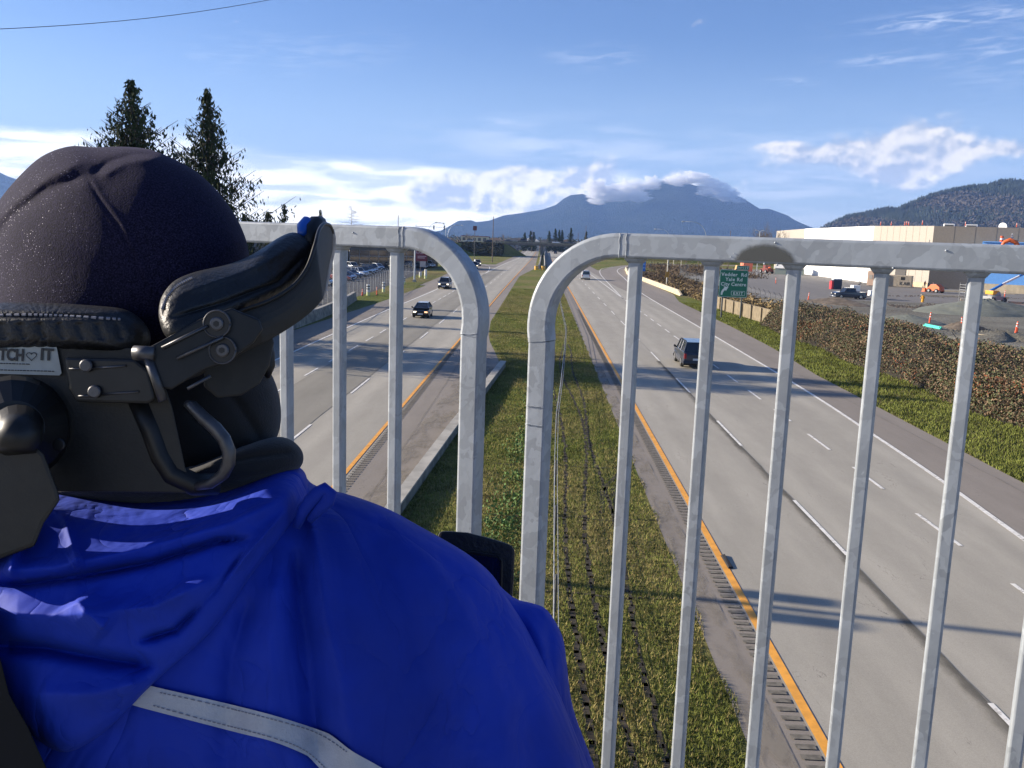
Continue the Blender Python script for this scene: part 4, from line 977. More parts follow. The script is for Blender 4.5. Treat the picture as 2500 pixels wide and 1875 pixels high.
for i, (x, y) in enumerate(((-1.1, 244.8), (.75, 245.5))):
    c = empty('crash_cushion', (x, y, 0), 0, ('left' if i == 0 else 'right') + ' one of two yellow crash cushions at the nose of the median barrier', 'crash cushion', 'yellow crash cushions'); bpy.context.view_layer.update()
    for k in range(3): b_ = MB(); b_.cyl((0, k * 1.1, 0), .48, 1.05, 16, .52); b_.build('barrel', M_yplast, c); b2 = MB(); b2.cyl((0, k * 1.1, 1.052), .5, .06, 16); b2.build('lid', M_conc_dark, c)
# tan sound wall on the right
tw = empty('boundary_wall', (24.3, 110, 0), 0, 'tan timber boundary wall behind the green exit sign', 'wall'); bpy.context.view_layer.update()
M_tan = mat('tan_timber', (.21, .17, .11), .9, var=.18, vscale=2, bump=.3, bscale=9)
adopt(poly_wall('panels', dens([(23.6, 127), (23.9, 115), (25.1, 101), (25.7, 94)], 3), [(-.06, -.1), (-.06, 1.55), (.06, 1.55), (.06, -.1)], M_tan), tw)
adopt(poly_wall('cap', dens([(23.6, 127), (23.9, 115), (25.1, 101), (25.7, 94)], 3), [(-.1, 1.553), (-.1, 1.62), (.1, 1.62), (.1, 1.553)], M_tan), tw)
for x, y in dens([(23.53, 127), (23.8, 115), (25.0, 101), (25.6, 94)], 2.9): adopt(MB().box(x - .12, x + .0, y - .07, y + .07, -.1, 1.6).build('post', M_tan), tw)
# chain-link
def mesh_build(t, b, co, c):
    x, y, z = t.sep(co); u = t.m('ADD', x, y)
    k = 2 * math.pi / .09
    a = t.m('ABSOLUTE', t.m('SINE', t.m('MULTIPLY', t.m('ADD', u, z), k / 2))); d = t.m('ABSOLUTE', t.m('SINE', t.m('MULTIPLY', t.m('SUBTRACT', u, z), k / 2)))
    w = t.ramp(t.m('MINIMUM', a, d), .0, .22, 1, 0)
    t.put(b.inputs['Alpha'], t.m('MULTIPLY', w, .9)); return None
M_link = mat('chain_link', (.30, .31, .31), .5, metal=.4, build=mesh_build)
M_postg = mat('fence_post_steel', (.33, .34, .34), .5, metal=.4, var=.2)
M_postd = mat('fence_post_dark', (.10, .10, .10), .6, metal=.3, var=.2)
def chain_fence(pts, h, step, label, postm, armdir, group):
    P = dens(pts, step); root = empty('chain_link_fence', (P[0][0], P[0][1], 0), 0, label, 'fence', group); bpy.context.view_layer.update()
    mb = MB()
    for a, b in zip(P[:-1], P[1:]): mb.add([(a[0], a[1], .05), (b[0], b[1], .05), (b[0], b[1], h), (a[0], a[1], h)], [(0, 1, 2, 3)])
    adopt(mb.build('chain_link', M_link), root)
    rl_ = MB()
    for a, b in zip(P[:-1], P[1:]): rl_.tube([(a[0], a[1], h), (b[0], b[1], h)], .022, 6)
    adopt(rl_.build('top_rail', postm), root)
    w = MB()
    for k in range(3):
        o = .12 + k * .11
        for a, b in zip(P[:-1], P[1:]): w.tube([(a[0] + armdir * o, a[1], h + o * 1.1), (b[0] + armdir * o, b[1], h + o * 1.1)], .006, 4)
    adopt(w.build('barbed_wire', postm), root)
    for a in P: adopt(MB().tube([(a[0], a[1], 0), (a[0], a[1], h), (a[0] + armdir * .36, a[1], h + .4)], .034, 7).build('post', postm), root)
    return root
chain_fence([(-22.0, 30), (-22.1, 84), (-23.9, 112), (-24.6, 128), (-26.4, 156), (-28.5, 200)], 2.1, 3.0, 'galvanised chain-link fence with angled arms in front of the parked cars', M_postg, -1, 'chain-link fences')
chain_fence([(32.4, 40), (32.2, 66), (31.8, 90), (31.4, 100), (31.9, 122), (32.6, 145), (33.2, 186), (33, 208), (37, 240), (46, 280)], 2.0, 3.1, 'dark chain-link fence between the hedge and the gravel yard', M_postd, -1, 'chain-link fences')
# cable barrier in the median
cbl = empty('cable_barrier', (2.4, 79, 0), 0, 'three-cable barrier on thin posts standing in the median grass', 'cable barrier'); bpy.context.view_layer.update()
CP = dens([(.55, 14), (.8, 30), (1.0, 39), (1.4, 48.2), (2.0, 63.8), (2.5, 79), (2.7, 114), (2.8, 200), (2.0, 250)], 4.6)
for k, hz in enumerate((.52, .66, .8)):
    adopt(MB().tube([(x + (.05 if k % 2 else -.05), y, hz) for x, y in CP], .009, 5).build('cable', M_postg), cbl)
for x, y in CP: adopt(MB().tube([(x, y, 0), (x, y, .9)], .03, 6).build('post', M_postd), cbl)

# poles, lamps, signals
M_wood = mat('pole_wood', (.13, .10, .075), .9, var=.3, vscale=2)
def utility_pole(x, y, h, label, r=.15, arm=True, drum=False):
    e = empty('utility_pole', (x, y, 0), 0, label, 'utility pole', 'wooden utility poles'); MB().tube([(0, 0, 0), (0, 0, h)], [r, r * .65], 10).build('pole', M_wood, e)
    if arm: MB().box(-1.1, 1.1, -.05, .05, h - .7, h - .58).build('crossarm', M_wood, e)
    if drum:
        for yy in (-.62, .62): MB().cyl((.25, yy, h * .69), .30, .75, 14).build('transformer', M_postg, e)
    return e
np_ = utility_pole(-24.6, 25.6, 15.0, 'tall utility pole with a transformer out of sight left of the bridge', .19, True, True)
utility_pole(-16.3, 303, 15.2, 'tall bare wooden pole standing beside the left on-ramp', .17, False)
utility_pole(-39.8, 250, 13.5, 'thin bare pole rising above the left railing end', .13, False)
utility_pole(-5.8, 560, 13.5, 'distant pole left of the right railing elbow', .16, False)
for (x, y, h, lb) in ((20.4, 420, 15.2, 'taller of two distant poles above the right railing elbow'), (17.7, 440, 12.0, 'shorter of two distant poles above the right railing elbow'), (62, 300, 13.2, 'grey pole between the curved lamp and the bare trees')): utility_pole(x, y, h, lb, .14, False)
# overhead wire at the top left of the view
a_, b_ = cray(-400, 85), cray(720, -12)
wr = MB(); A_ = a_ / a_[1] * 16.0; B2 = b_ / b_[1] * 30.0
wr.tube([(A_[0] + (B2[0] - A_[0]) * t, A_[1] + (B2[1] - A_[1]) * t, CAMZ + A_[2] + (B2[2] - A_[2]) * t - .25 * math.sin(math.pi * t)) for t in np.linspace(-.8, 1.8, 40)], .008, 5)
tag(wr.build('overhead_wire', M_blackmetal), 'thin overhead wire crossing the sky at upper left', 'wire')
M_lampw = mat('lamp_metal', (.42, .46, .50), .45, metal=.4)
M_lampglass = mat('lamp_glass', (.75, .78, .78), .25)
def curved_lamp(x, y, h, reach, label, dark=False):
    e = empty('street_lamp', (x, y, 0), 0, label, 'street lamp', 'curved street lamps')
    s = 1 if reach > 0 else -1; R_ = abs(reach)
    pts = [(0, 0, 0), (0, 0, h - R_ * .75)] + [(s * R_ * .62 * (1 - math.cos(a)), 0, h - R_ * .75 + R_ * .75 * math.sin(a)) for a in np.linspace(.2, math.pi / 2, 7)] + [(reach, 0, h)]
    MB().tube(pts, [.13, .1] + [.07] * 8, 8).build('pole', M_lampw, e, smooth=True)
    hd = MB().tube([(reach - s * .1, 0, h + .05), (reach + s * .15, 0, h + .05), (reach + s * .5, 0, h + .0), (reach + s * .75, 0, h - .03)], [.08, .17, .18, .06], 10).build('lamp_head', M_lampw, e, smooth=True)
    MB().tube([(reach + s * .3, 0, h - .08), (reach + s * .3, 0, h - .2)], [.16, .1], 10).build('lens', M_lampglass, hd)
    return e
curved_lamp(41.6, 230, 13.9, -5.8, 'nearest curved street lamp above the right railing, in front of the mountain')
curved_lamp(46.6, 330, 13.3, -5.2, 'farther curved street lamp left of the large one above the right railing')
curved_lamp(-38, 300, 12.4, 5.0, 'curved street lamp above the left railing elbow, nearest of three')
curved_lamp(-36.6, 345, 13.2, -3.6, 'street lamp with an arm pointing left behind the traffic signals')
curved_lamp(-35.5, 342, 12.4, 5.0, 'curved street lamp in front of the low end of the mountain')
dl = empty('street_lamp', (62, 260, 0), 0, 'double-headed street lamp left of the bare trees', 'street lamp', 'curved street lamps')
MB().tube([(0, 0, 0), (0, 0, 12.6)], .09, 8).build('pole', M_lampw, dl)
for s in (-1, 1): MB().tube([(0, 0, 12.4), (s * .5, 0, 12.8), (s * 1.2, 0, 12.9)], [.05, .1, .16], 8).build('lamp_head', M_lampw, dl)
lp = empty('light_pole', (-22.5, 160.6, 0), 0, 'pale steel light pole rising from the grass at the left shoulder', 'street lamp')
MB().tube([(0, 0, 0), (0, 0, 8.0)], [.16, .11], 10).build('pole', M_lampw, lp); MB().box(-.3, .3, -.3, .3, 0, .4).build('base', M_conc, lp)
sg = empty('traffic_signal', (-46, 330, 0), 0, 'traffic signal mast with two hanging heads above the left railing', 'traffic signal')
MB().tube([(0, 0, 0), (0, 0, 12)], .12, 8).build('mast', M_lampw, sg); MB().tube([(0, 0, 11.4), (10.3, 0, 11.3)], [.1, .06], 8).build('arm', M_lampw, sg)
for x in (6.6, 10.4): hd = MB().box(x - .2, x + .2, -.25, .1, 10.4, 11.9).build('signal_head', M_blackmetal, sg)
for x in (6.6, 10.4):
    for k in range(3): MB().tube([(x, -.26, 10.65 + k * .47), (x, -.3, 10.65 + k * .47)], .13, 10).build('signal_lens', mat('signal_dark_lens', (.03, .03, .03), .3), sg)
pf = empty('pole_sign', (-24.4, 330, 0), 0, 'small dark square sign on a tall pole above the overpass embankment', 'sign')
MB().tube([(0, 0, 0), (0, 0, 11.4)], .1, 8).build('pole', M_postd, pf); MB().box(-.7, .7, -.15, .15, 10.6, 12.2).build('sign_panel', mat('dark_red_sign', (.10, .02, .02), .5), pf)

# signs -------------------------------------------------------------
M_sgreen = mat('sign_green', (.006, .165, .095), .45, var=.05)
M_swhite = mat('sign_white', (.72, .80, .76), .5)
def rrect(x0, x1, z0, z1, r, n=5):
    out = []
    for cx, cz, a0 in ((x1 - r, z1 - r, 0), (x0 + r, z1 - r, 90), (x0 + r, z0 + r, 180), (x1 - r, z0 + r, 270)): out += [(cx + r * math.cos(R(a0 + 90 * k / n)), cz + r * math.sin(R(a0 + 90 * k / n))) for k in range(n + 1)]
    return out
def rpanel(name, x0, x1, z0, z1, r, y0, y1, m, parent): return MB().prism(rrect(x0, x1, z0, z1, r), y0, y1, 'y').build(name, m, parent)
def frame_ring(name, x0, x1, z0, z1, r, w, y0, y1, m, parent):
    a = rrect(x0, x1, z0, z1, r); b = rrect(x0 + w, x1 - w, z0 + w, z1 - w, max(r - w, .005)); n = len(a); mb = MB()
    V = [(p[0], y, p[1]) for y in (y0, y1) for p in a + b]
    F = []
    for i in range(n):
        j = (i + 1) % n; F += [(i, j, n + j, n + i), (2 * n + i, 3 * n + i, 3 * n + j, 2 * n + j), (i, 2 * n + i, 2 * n + j, j), (n + i, n + j, 3 * n + j, 3 * n + i)]
    return mb.add(V, F).build(name, m, parent)
SY = 105.0
def sx_(px, py, Y=SY): r = cray(px, py); t = Y / r[1]; return r[0] * t, CAMZ + r[2] * t
es = empty('exit_sign', (22.5, SY, 0), R(-3), 'large green EXIT 119 highway sign for Vedder Rd, Yale Rd and City Centre', 'road sign')
X0, X1, Z0, Z1 = -1.66, 1.60, 2.42, 5.62
pn = rpanel('sign_panel', X0, X1, Z0, Z1, .22, -.02, .03, M_sgreen, es)
frame_ring('border', X0 + .03, X1 - .03, Z0 + .03, Z1 - .03, .2, .035, -.026, -.02, M_swhite, pn)
tb = rpanel('exit_tab', .22, X1 + .04, Z1 + .02, Z1 + .50, .07, -.02, .03, M_sgreen, es)
frame_ring('border', .25, X1 + .01, Z1 + .05, Z1 + .47, .06, .02, -.026, -.02, M_swhite, tb)
def stext(s, x, z, size, parent, bold=.012, sx=1.0, sp=1.05): return text_mesh('lettering', s, size, M_swhite, parent, .004, (x, -.03, z), (R(90), 0, 0), 'CENTER', bold * size, sx, sp)
stext('EXIT', .60, Z1 + .16, .27, tb); stext('119', 1.22, Z1 + .12, .40, tb)
stext('Vedder  Rd', -.03, 4.88, .56, pn, .02, 1.02, 1.1); stext('Yale Rd', .0, 4.32, .56, pn, .02, 1.0, 1.12); stext('City Centre', -.03, 3.76, .56, pn, .02, 1.0, 1.06)
frame_ring('exit_frame', -.22, 1.36, 2.66, 3.18, .1, .035, -.03, -.02, M_swhite, pn); stext('EXIT', .57, 2.76, .44, pn, .02, 1.05, 1.25)
ar = [(-1.36, 2.70), (-1.18, 2.70), (-1.12, 3.05), (-.98, 3.24), (-.84, 3.10), (-.64, 3.64), (-1.16, 3.62), (-1.06, 3.45), (-1.26, 3.2), (-1.36, 2.95)]
arr = [(-1.40, 2.68), (-1.22, 2.68), (-1.18, 2.92), (-1.07, 3.12), (-.92, 3.26), (-.84, 3.12), (-.58, 3.62), (-1.14, 3.66), (-1.04, 3.50), (-1.22, 3.34), (-1.36, 3.10), (-1.41, 2.9)]
MB().prism(arr, -.03, -.021, 'y').build('arrow', M_swhite, pn)
for x in (-1.17, 1.05): MB().tube([(x, .1, -.9 if x > 0 else -.1), (x, .1, 5.2)], .10, 8).build('post', mat('sign_post_dark', (.06, .07, .07), .6), es)
bs = empty('service_sign', (23.9, 211, 0), 0, 'blue roadside service sign standing behind the leftmost bar of the right railing', 'road sign')
M_sblue = mat('sign_blue', (.02, .16, .55), .45)
rpanel('sign_panel', -.62, .62, 1.75, 4.7, .06, -.03, .03, M_sblue, bs)
for k in range(3):
    MB().box(-.4, .4, -.035, -.031, 4.1 - k * .85, 4.35 - k * .85).build('pictogram', mat('sign_lightblue', (.25, .45, .75), .5), bs)
for x in (-.4, .4): MB().tube([(x, .06, 0), (x, .06, 4.5)], .06, 7).build('post', M_postd, bs)
ys = empty('yellow_sign', (24.25, 172.7, 0), 0, 'white post carrying a small weathered yellow sign beside the cream barrier', 'road sign')
MB().tube([(0, 0, 0), (0, 0, 5.6)], .10, 8).build('post', mat('white_post', (.62, .60, .52), .6), ys); MB().box(-.38, .38, -.16, -.12, 1.95, 3.05).build('sign_panel', mat('sign_ochre', (.42, .22, .02), .5, var=.3, vscale=6), ys)
for i, (x, y, z) in enumerate(((27.6, 262, 4.6), (44, 300, 4.7), (46.5, 300, 4.9))):
    w = empty('small_white_sign', (x, y, 0), 0, ('white board sign right of the blue service sign', 'left one of two white post signs under the right railing', 'right one of two white post signs under the right railing')[i], 'road sign')
    MB().tube([(0, 0, 0), (0, 0, z - .4)], .08, 6).build('post', mat('white_post', (.6, .6, .5), .6), w); MB().box(-.7 if i == 0 else -.3, .7 if i == 0 else .3, -.1, -.06, z - 1.1, z - .4).build('sign_panel', M_swhite, w)
rs = empty('dealer_sign', (-26.5, 200, 0), R(8), 'dark red dealership sign above the parked cars at left', 'sign')
M_mar = mat('maroon', (.16, .012, .03), .5)
MB().box(-1.35, 1.25, -.15, .15, 2.6, 5.4).build('sign_panel', M_mar, rs)
MB().box(-.35, .95, -.15, .15, 1.3, 2.55).build('lower_panel', mat('sign_grey', (.45, .42, .42), .6), rs)
for k, (x0, x1, z) in enumerate(((-.3, 1.0, 4.75), (-.3, .9, 4.35), (-.9, 1.0, 3.65), (-.9, .7, 3.3))): MB().box(x0, x1, -.165, -.151, z - .08, z + .08).build('lettering_line', mat('sign_pinkwhite', (.6, .45, .45), .6), rs)
frame_ring('emblem', -1.2, -.5, 4.3, 5.0, .08, .1, -.17, -.151, mat('sign_pinkwhite', (.6, .45, .45), .6), rs)
for x in (-.25, .85): MB().tube([(x, 0, 0), (x, 0, 2.7)], .08, 7).build('post', M_postd, rs)
# white striped marker posts at the fence
M_mkw = mat('marker_white', (.72, .72, .68), .6); M_mkl = mat('marker_lime', (.68, .72, .34), .6)
for i, (px, py, h, w) in enumerate(((898.9, 721.2, 1.5, .24), (936.5, 713, 1.45, .22), (986, 694.5, 1.25, .24), (1039, 680, 1.75, .26), (1026, 677, 1.05, .26))):
    x, y = G(px, py)
    e = empty('marker_post', (x, y, 0), 0, ('thick white marker post with black bands and lime foot, nearest the barrier', 'second banded marker post from the barrier, right of the orange delineator', 'marker post half hidden by the second bar of the left railing', 'tallest white marker post beside the grass bank', 'short white marker post left of the tallest one')[i], 'marker post', 'white marker posts by the fence')
    MB().cyl((0, 0, .0), w, h * .3, 14).build('foot', M_mkl, e); MB().cyl((0, 0, h * .3 + .002), w * .96, h * .7, 14).build('body', M_mkw, e)
    if i < 3:
        for k in (.55, .78): MB().cyl((0, 0, h * k), w * .985, h * .085, 14).build('band', M_blackmetal, e)
M_orange = mat('traffic_orange', (.80, .10, .025), .55); M_coneband = mat('cone_white', (.75, .72, .68), .5)
def delineator(x, y, h, label, lean=0, z=0):
    e = empty('traffic_delineator', (x, y, z), 0, label, 'traffic cone', 'orange traffic delineators and cones'); e.rotation_euler = (0, R(lean), 0)
    MB().tube([(0, 0, 0), (0, 0, .06)], [.24, .22], 8).build('base', M_blackmetal, e)
    MB().tube([(0, 0, .06), (0, 0, h * .96), (0, 0, h)], [.10, .07, .03], 10).build('tube', M_orange, e)
    for k in (.6, .8): MB().tube([(0, 0, h * k), (0, 0, h * (k + .09))], .088, 10).build('band', M_coneband, e)
for i, (px, py, h, lean) in enumerate(((920, 720.5, 1.15, 0), (884.3, 722.5, .95, 3), (1893.6, 692, 1.35, 0), (1973, 732.5, 1.25, 4), (2268.2, 793, 1.5, 3), (2347, 803, 1.35, -3), (2353, 793, 1.2, 4), (2478, 817, 1.45, 6), (2482, 812, .9, 4), (2218, 700.5, 1.5, 0), (2277, 703.5, 1.4, 0), (2452, 729, 1.6, 0), (2434, 729, .8, 0), (2108.5, 730, .4, 50), (2229, 700, 1.2, 0))):
    x, y = G(px, py)
    delineator(x, y, h, ('orange delineator on the verge between the two banded marker posts', 'orange delineator at the foot of the fence left of the banded posts', 'lone orange cone on the yard road right of the exit sign', 'leaning orange delineator left of the dark pickup truck', 'orange delineator standing behind the teal pipes', 'orange delineator in the rubble right of the teal pipes', 'partly hidden orange delineator behind a railing bar near the rubble', 'tall orange delineator at the right edge of the yard', 'short orange delineator tucked beside the tall one at the right edge', 'orange delineator at the door opening of the tan warehouse', 'orange delineator near the orange machine by the dark wall', 'orange delineator in front of the blue wall plinth', 'small orange cone by the grey lift base', 'orange cone lying on its side below the pickup truck', 'second orange delineator at the tan warehouse door')[i], lean)
x, y = G(2252, 738); hy = empty('hydrant', (x, y, 0), 0, 'yellow standpipe hydrant in the middle of the gravel yard', 'hydrant')
M_hy = mat('hydrant_yellow', (.70, .33, .02), .5)
MB().tube([(0, 0, 0), (0, 0, .9), (0, 0, 1.0), (0, 0, 1.15)], [.22, .22, .28, .08], 12).build('barrel', M_hy, hy); MB().tube([(-.36, 0, .75), (.36, 0, .75)], .1, 8).build('nozzle', M_hy, hy)

# ---- overpass
M_ovc = mat('overpass_concrete', (.15, .145, .135), .9, var=.2, vscale=.4)
ov = empty('overpass', (0, 428, 0), R(-1.5), 'dark concrete highway overpass crossing both carriageways in the distance', 'bridge')
MB().box(-19, 60, -5, 6, 5.15, 5.9).build('girders', M_ovc, ov)
MB().box(-19, 60, -5.6, 6.6, 5.9, 6.15).build('deck', M_conc_dark, ov)
for y in (-5.6, 6.3): MB().box(-19, 60, y, y + .25, 6.15, 6.75).build('parapet', M_conc_dark, ov)
for x in (.3,): MB().box(x - .6, x + .6, -4.6, 5.4, 0, 5.15).build('pier', M_ovc, ov)
for x in (-19, 27): MB().box(x, x + 2.6, -5, 6, 0, 5.15).build('abutment', M_ovc, ov)
for y in (-5.5, 6.4):
    r_ = MB()
    for x in range(-19, 61, 2): r_.box(x, x + .08, y, y + .08, 6.75, 7.3)
    r_.box(-19, 60, y, y + .08, 7.3, 7.36); r_.build('handrail', M_postg, ov)
# ---- distant houses and low buildings
def house(x, y, w, d, h, rh, wallc, roofc, label, rz=0, base=0, windows=3):
    e = empty('house', (x, y, base), rz, label, 'house', 'distant houses beyond the overpass')
    MB().box(-w / 2, w / 2, -d / 2, d / 2, 0, h).build('wall', mat('wall_' + wallc[0], wallc[1], .85), e)
    f = MB(); f.add([(-w / 2 - .4, -d / 2 - .4, h), (w / 2 + .4, -d / 2 - .4, h), (w / 2 + .4, d / 2 + .4, h), (-w / 2 - .4, d / 2 + .4, h), (-w / 2 * .3, 0, h + rh), (w / 2 * .3, 0, h + rh)], [(0, 1, 5, 4), (1, 2, 5), (2, 3, 4, 5), (3, 0, 4), (3, 2, 1, 0)]); f.build('roof', mat('roof_' + roofc[0], roofc[1], .9), e)
    for k in range(windows):
        xx = -w / 2 + w * (k + .7) / (windows + .4); wf = MB().box(xx - .6, xx + .6, -d / 2 - .06, -d / 2 - .01, h * .45, h * .8).build('window', mat('window_dark', (.04, .05, .07), .2), e)
W1, W2, W3 = ('white', (.6, .6, .58)), ('beige', (.42, .36, .28)), ('grey', (.25, .26, .28)); R1, R2, R3 = ('dark', (.045, .045, .05)), ('pale', (.45, .46, .46)), ('brown', (.10, .07, .05))
hs = [(-6.9, 620, 11, 9, 6.6, 2.3, W1, R2, 'pale-roofed house centred above the overpass'), (-19, 650, 13, 9, 6.6, 1.6, W3, R1, 'dark-roofed house left of the pale-roofed one'), (6, 660, 13, 10, 6.5, 2.0, W2, R1, 'dark-roofed beige house right of the pale-roofed one'),
      (19, 640, 12, 9, 6.8, 1.8, W3, R3, 'brown-roofed house beyond the right end of the overpass'), (-33, 640, 12, 9, 6.2, 1.8, W2, R3, 'brown-roofed house far left beyond the overpass'), (34, 680, 14, 9, 6.6, 2, W1, R1, 'rightmost distant white house behind the railing elbow')]
for h_ in hs: house(*h_)
cm = empty('commercial_building', (-44, 600, 0), 0, 'long low cream building above the embankment at left', 'building')
MB().box(-9, 9, -5, 5, 0, 8.4).build('wall', mat('wall_cream', (.55, .50, .38), .85), cm); MB().box(-9.2, 9.2, -5.2, 5.2, 8.403, 8.8).build('roof', mat('roof_red', (.22, .05, .04), .8), cm)
for k in range(5): MB().box(-8 + k * 3.4, -6 + k * 3.4, -5.08, -5.02, 5.6, 7.6).build('window', mat('window_dark', (.04, .05, .07), .2), cm)
# ---- car dealership
M_glassd = mat('showroom_glass', (.035, .04, .045), .06, spec=.8)
M_colw = mat('column_white', (.62, .60, .56), .6); M_mull = mat('mullion', (.30, .29, .27), .5); M_int = mat('interior_brown', (.16, .12, .08), .9, var=.5, vscale=.8)
dp = empty('car_dealership', (-46.6, 214.8, 0), math.atan2(7.5, 6.9), 'glass-fronted car dealership with white corner column behind the parked cars', 'building')
MB().box(.3, 30, 1.2, 16, 0, 4.3).build('wall', M_int, dp); MB().box(-.3, 31, -1.4, 17, 5.2, 6.0).build('roof', M_colw, dp)
MB().box(.2, 30, -.2, .2, 4.3, 5.2).build('fascia', mat('fascia_dark', (.12, .12, .12), .6), dp)
MB().cyl((0, 0, 0), .38, 5.2, 18).build('column', M_colw, dp)
for k in range(7):
    MB().box(1.0 + k * 2.9, 3.8 + k * 2.9, -.05, .05, .3, 4.25).build('window', M_glassd, dp)
    MB().box(.86 + k * 2.9, .98 + k * 2.9, -.1, .1, 0, 4.3).build('mullion', M_mull, dp)
MB().box(.9, 21.5, -.11, -.06, 2.7, 2.85).build('transom', M_mull, dp)
MB().box(-26, -1.5, 1, 14, 0, 5.4).build('wing_wall', mat('wall_greydark', (.14, .14, .14), .8), dp)

# ---- warehouse
M_whw = mat('panel_white', (.88, .88, .86), .6, var=.03); M_wht = mat('panel_tan', (.40, .36, .305), .7, var=.05); M_whd = mat('panel_dark', (.065, .060, .058), .7, var=.1); M_whg = mat('panel_taupe', (.20, .175, .145), .7, var=.06); M_whb = mat('panel_blue', (.13, .34, .74), .6, var=.05)
wh = empty('warehouse', (92, 216, 0), 0, 'huge flat-roofed warehouse with tan, white and dark wall panels under construction', 'building'); bpy.context.view_layer.update()
def vwall(name, a, b, z0, z1, th, m, parent=None):
    d = np.array([b[0] - a[0], b[1] - a[1]], float); L = np.linalg.norm(d); d /= L; n = np.array([-d[1], d[0]]) * th
    mb = MB(); mb.add([(a[0], a[1], z0), (b[0], b[1], z0), (b[0] + n[0], b[1] + n[1], z0), (a[0] + n[0], a[1] + n[1], z0), (a[0], a[1], z1), (b[0], b[1], z1), (b[0] + n[0], b[1] + n[1], z1), (a[0] + n[0], a[1] + n[1], z1)], [(0, 1, 5, 4), (1, 2, 6, 5), (2, 3, 7, 6), (3, 0, 4, 7), (4, 5, 6, 7), (3, 2, 1, 0)])
    return adopt(mb.build(name, m), parent or wh)
vwall('tan_wall', (92, 216), (84.6, 234), 0, 14.5, -1, M_wht); vwall('white_wall', (84.6, 234), (85.3, 297), 0, 14.5, -1, M_whw); vwall('far_tan_wall', (85.3, 297), (91.4, 356), 0, 14.5, -1, M_wht)
vwall('dark_wall', (92, 216), (170, 178), 0, 5.3, 1, M_whd); vwall('taupe_wall', (92, 216), (170, 178), 5.304, 14.5, 1, M_whg)
rf = MB(); rf.add([(92.3, 216.5, 14.2), (85.2, 234.3, 14.2), (85.8, 297, 14.2), (91.8, 355, 14.2), (200, 355, 14.2), (200, 165, 14.2)], [(0, 1, 2, 3, 4, 5)]); adopt(rf.build('roof', mat('roof_light', (.5, .5, .5), .8)), wh)
d_ = np.array([84.6 - 92, 234 - 216.]); d_ /= np.linalg.norm(d_)
def tanp(s, off=.0): return (92 + d_[0] * s - .92 * off, 216 + d_[1] * s - .38 * off)
vwall('plinth', tanp(0, .12), tanp(19.4, .12), 0, 1.2, -.1, M_conc_warm); vwall('door', tanp(7.2, .16), tanp(10.6, .16), 0, 4.3, -.1, M_whd)
for k in range(1, 9): vwall('panel_joint', tanp(k * 2.1, .03), tanp(k * 2.1 + .06, .03), 1.25, 14.4, -.02, mat('joint_grey', (.3, .27, .22), .8))
for k in range(1, 10):
    f_ = k / 10.; a = (92 + 78 * f_ * .5, 216 - 38 * f_ * .5 - .04); vwall('panel_joint', a, (a[0] + .08, a[1] - .04), 5.4, 14.4, .02, mat('joint_dark', (.17, .15, .125), .8))
for i, (x, z, w) in enumerate(((99.8, 1.1, 2.4), (105.2, 1.1, 2.6))):
    e = empty('rooftop_unit', (x, 226, 14.3), R(-20), ('left' if i == 0 else 'right') + ' one of two white boxes on the warehouse roof', 'rooftop unit', 'white rooftop units'); MB().box(-w / 2, w / 2, -1, 1, 0, z).build('housing', M_whw, e, bevel=.08); MB().box(-w / 2 + .2, w / 2 - .2, -1.04, -1.0, .25, z - .2).build('grille', M_postd, e)
e = empty('satellite_dish', (115.5, 231, 14.4), 0, 'round grey dish on the dark warehouse roof', 'dish'); MB().tube([(0, 0, 0), (0, 0, .6)], .12, 8).build('stand', M_postd, e); MB().tube([(-.5, -.6, .9), (-.3, -.4, .95), (.1, 0, 1.0)], [1.0, .85, .3], 18).build('reflector', M_whw, e)
for i, (px, py) in enumerate(((2150, 548), (2176, 548), (2209, 548), (2213.5, 547), (2218.5, 548), (2252, 546), (2357, 549), (2482, 552))):
    r = cray(px, py); t = (14.5 - CAMZ) / max(r[2], 1e-3); t = min(t, 240 / r[1]); delineator(r[0] * t, r[1] * t, .95, ('orange roof marker %s along the warehouse parapet' % ('leftmost', 'second from the left', 'left of the cluster of three', 'middle of the cluster of three', 'right of the cluster of three', 'near the dark corner', 'between the dish and the white boxes', 'at the right edge of the frame')[i]), 0, 14.25)
ba = empty('blue_building', (97, 203, 0), 0, 'bright blue wall section with pale plinth at the right edge', 'building'); bpy.context.view_layer.update()
vwall('blue_wall', (98.3, 205), (150, 178), 1.9, 11.0, 8, M_whb, ba); vwall('plinth', (98.2, 204.8), (150, 177.8), 0, 1.88, 8.2, M_conc_warm, ba); vwall('roof_edge', (98.2, 204.7), (150, 177.7), 11.003, 11.2, 8.3, M_whb, ba)
e = empty('roof_barrel', (103.2, 206.5, 11.2), 0, 'orange and white barrel standing on the blue wall', 'barrel'); MB().cyl((0, 0, 0), .35, 1.3, 12).build('barrel', M_orange, e); MB().cyl((0, 0, .5), .36, .3, 12).build('band', M_coneband, e)
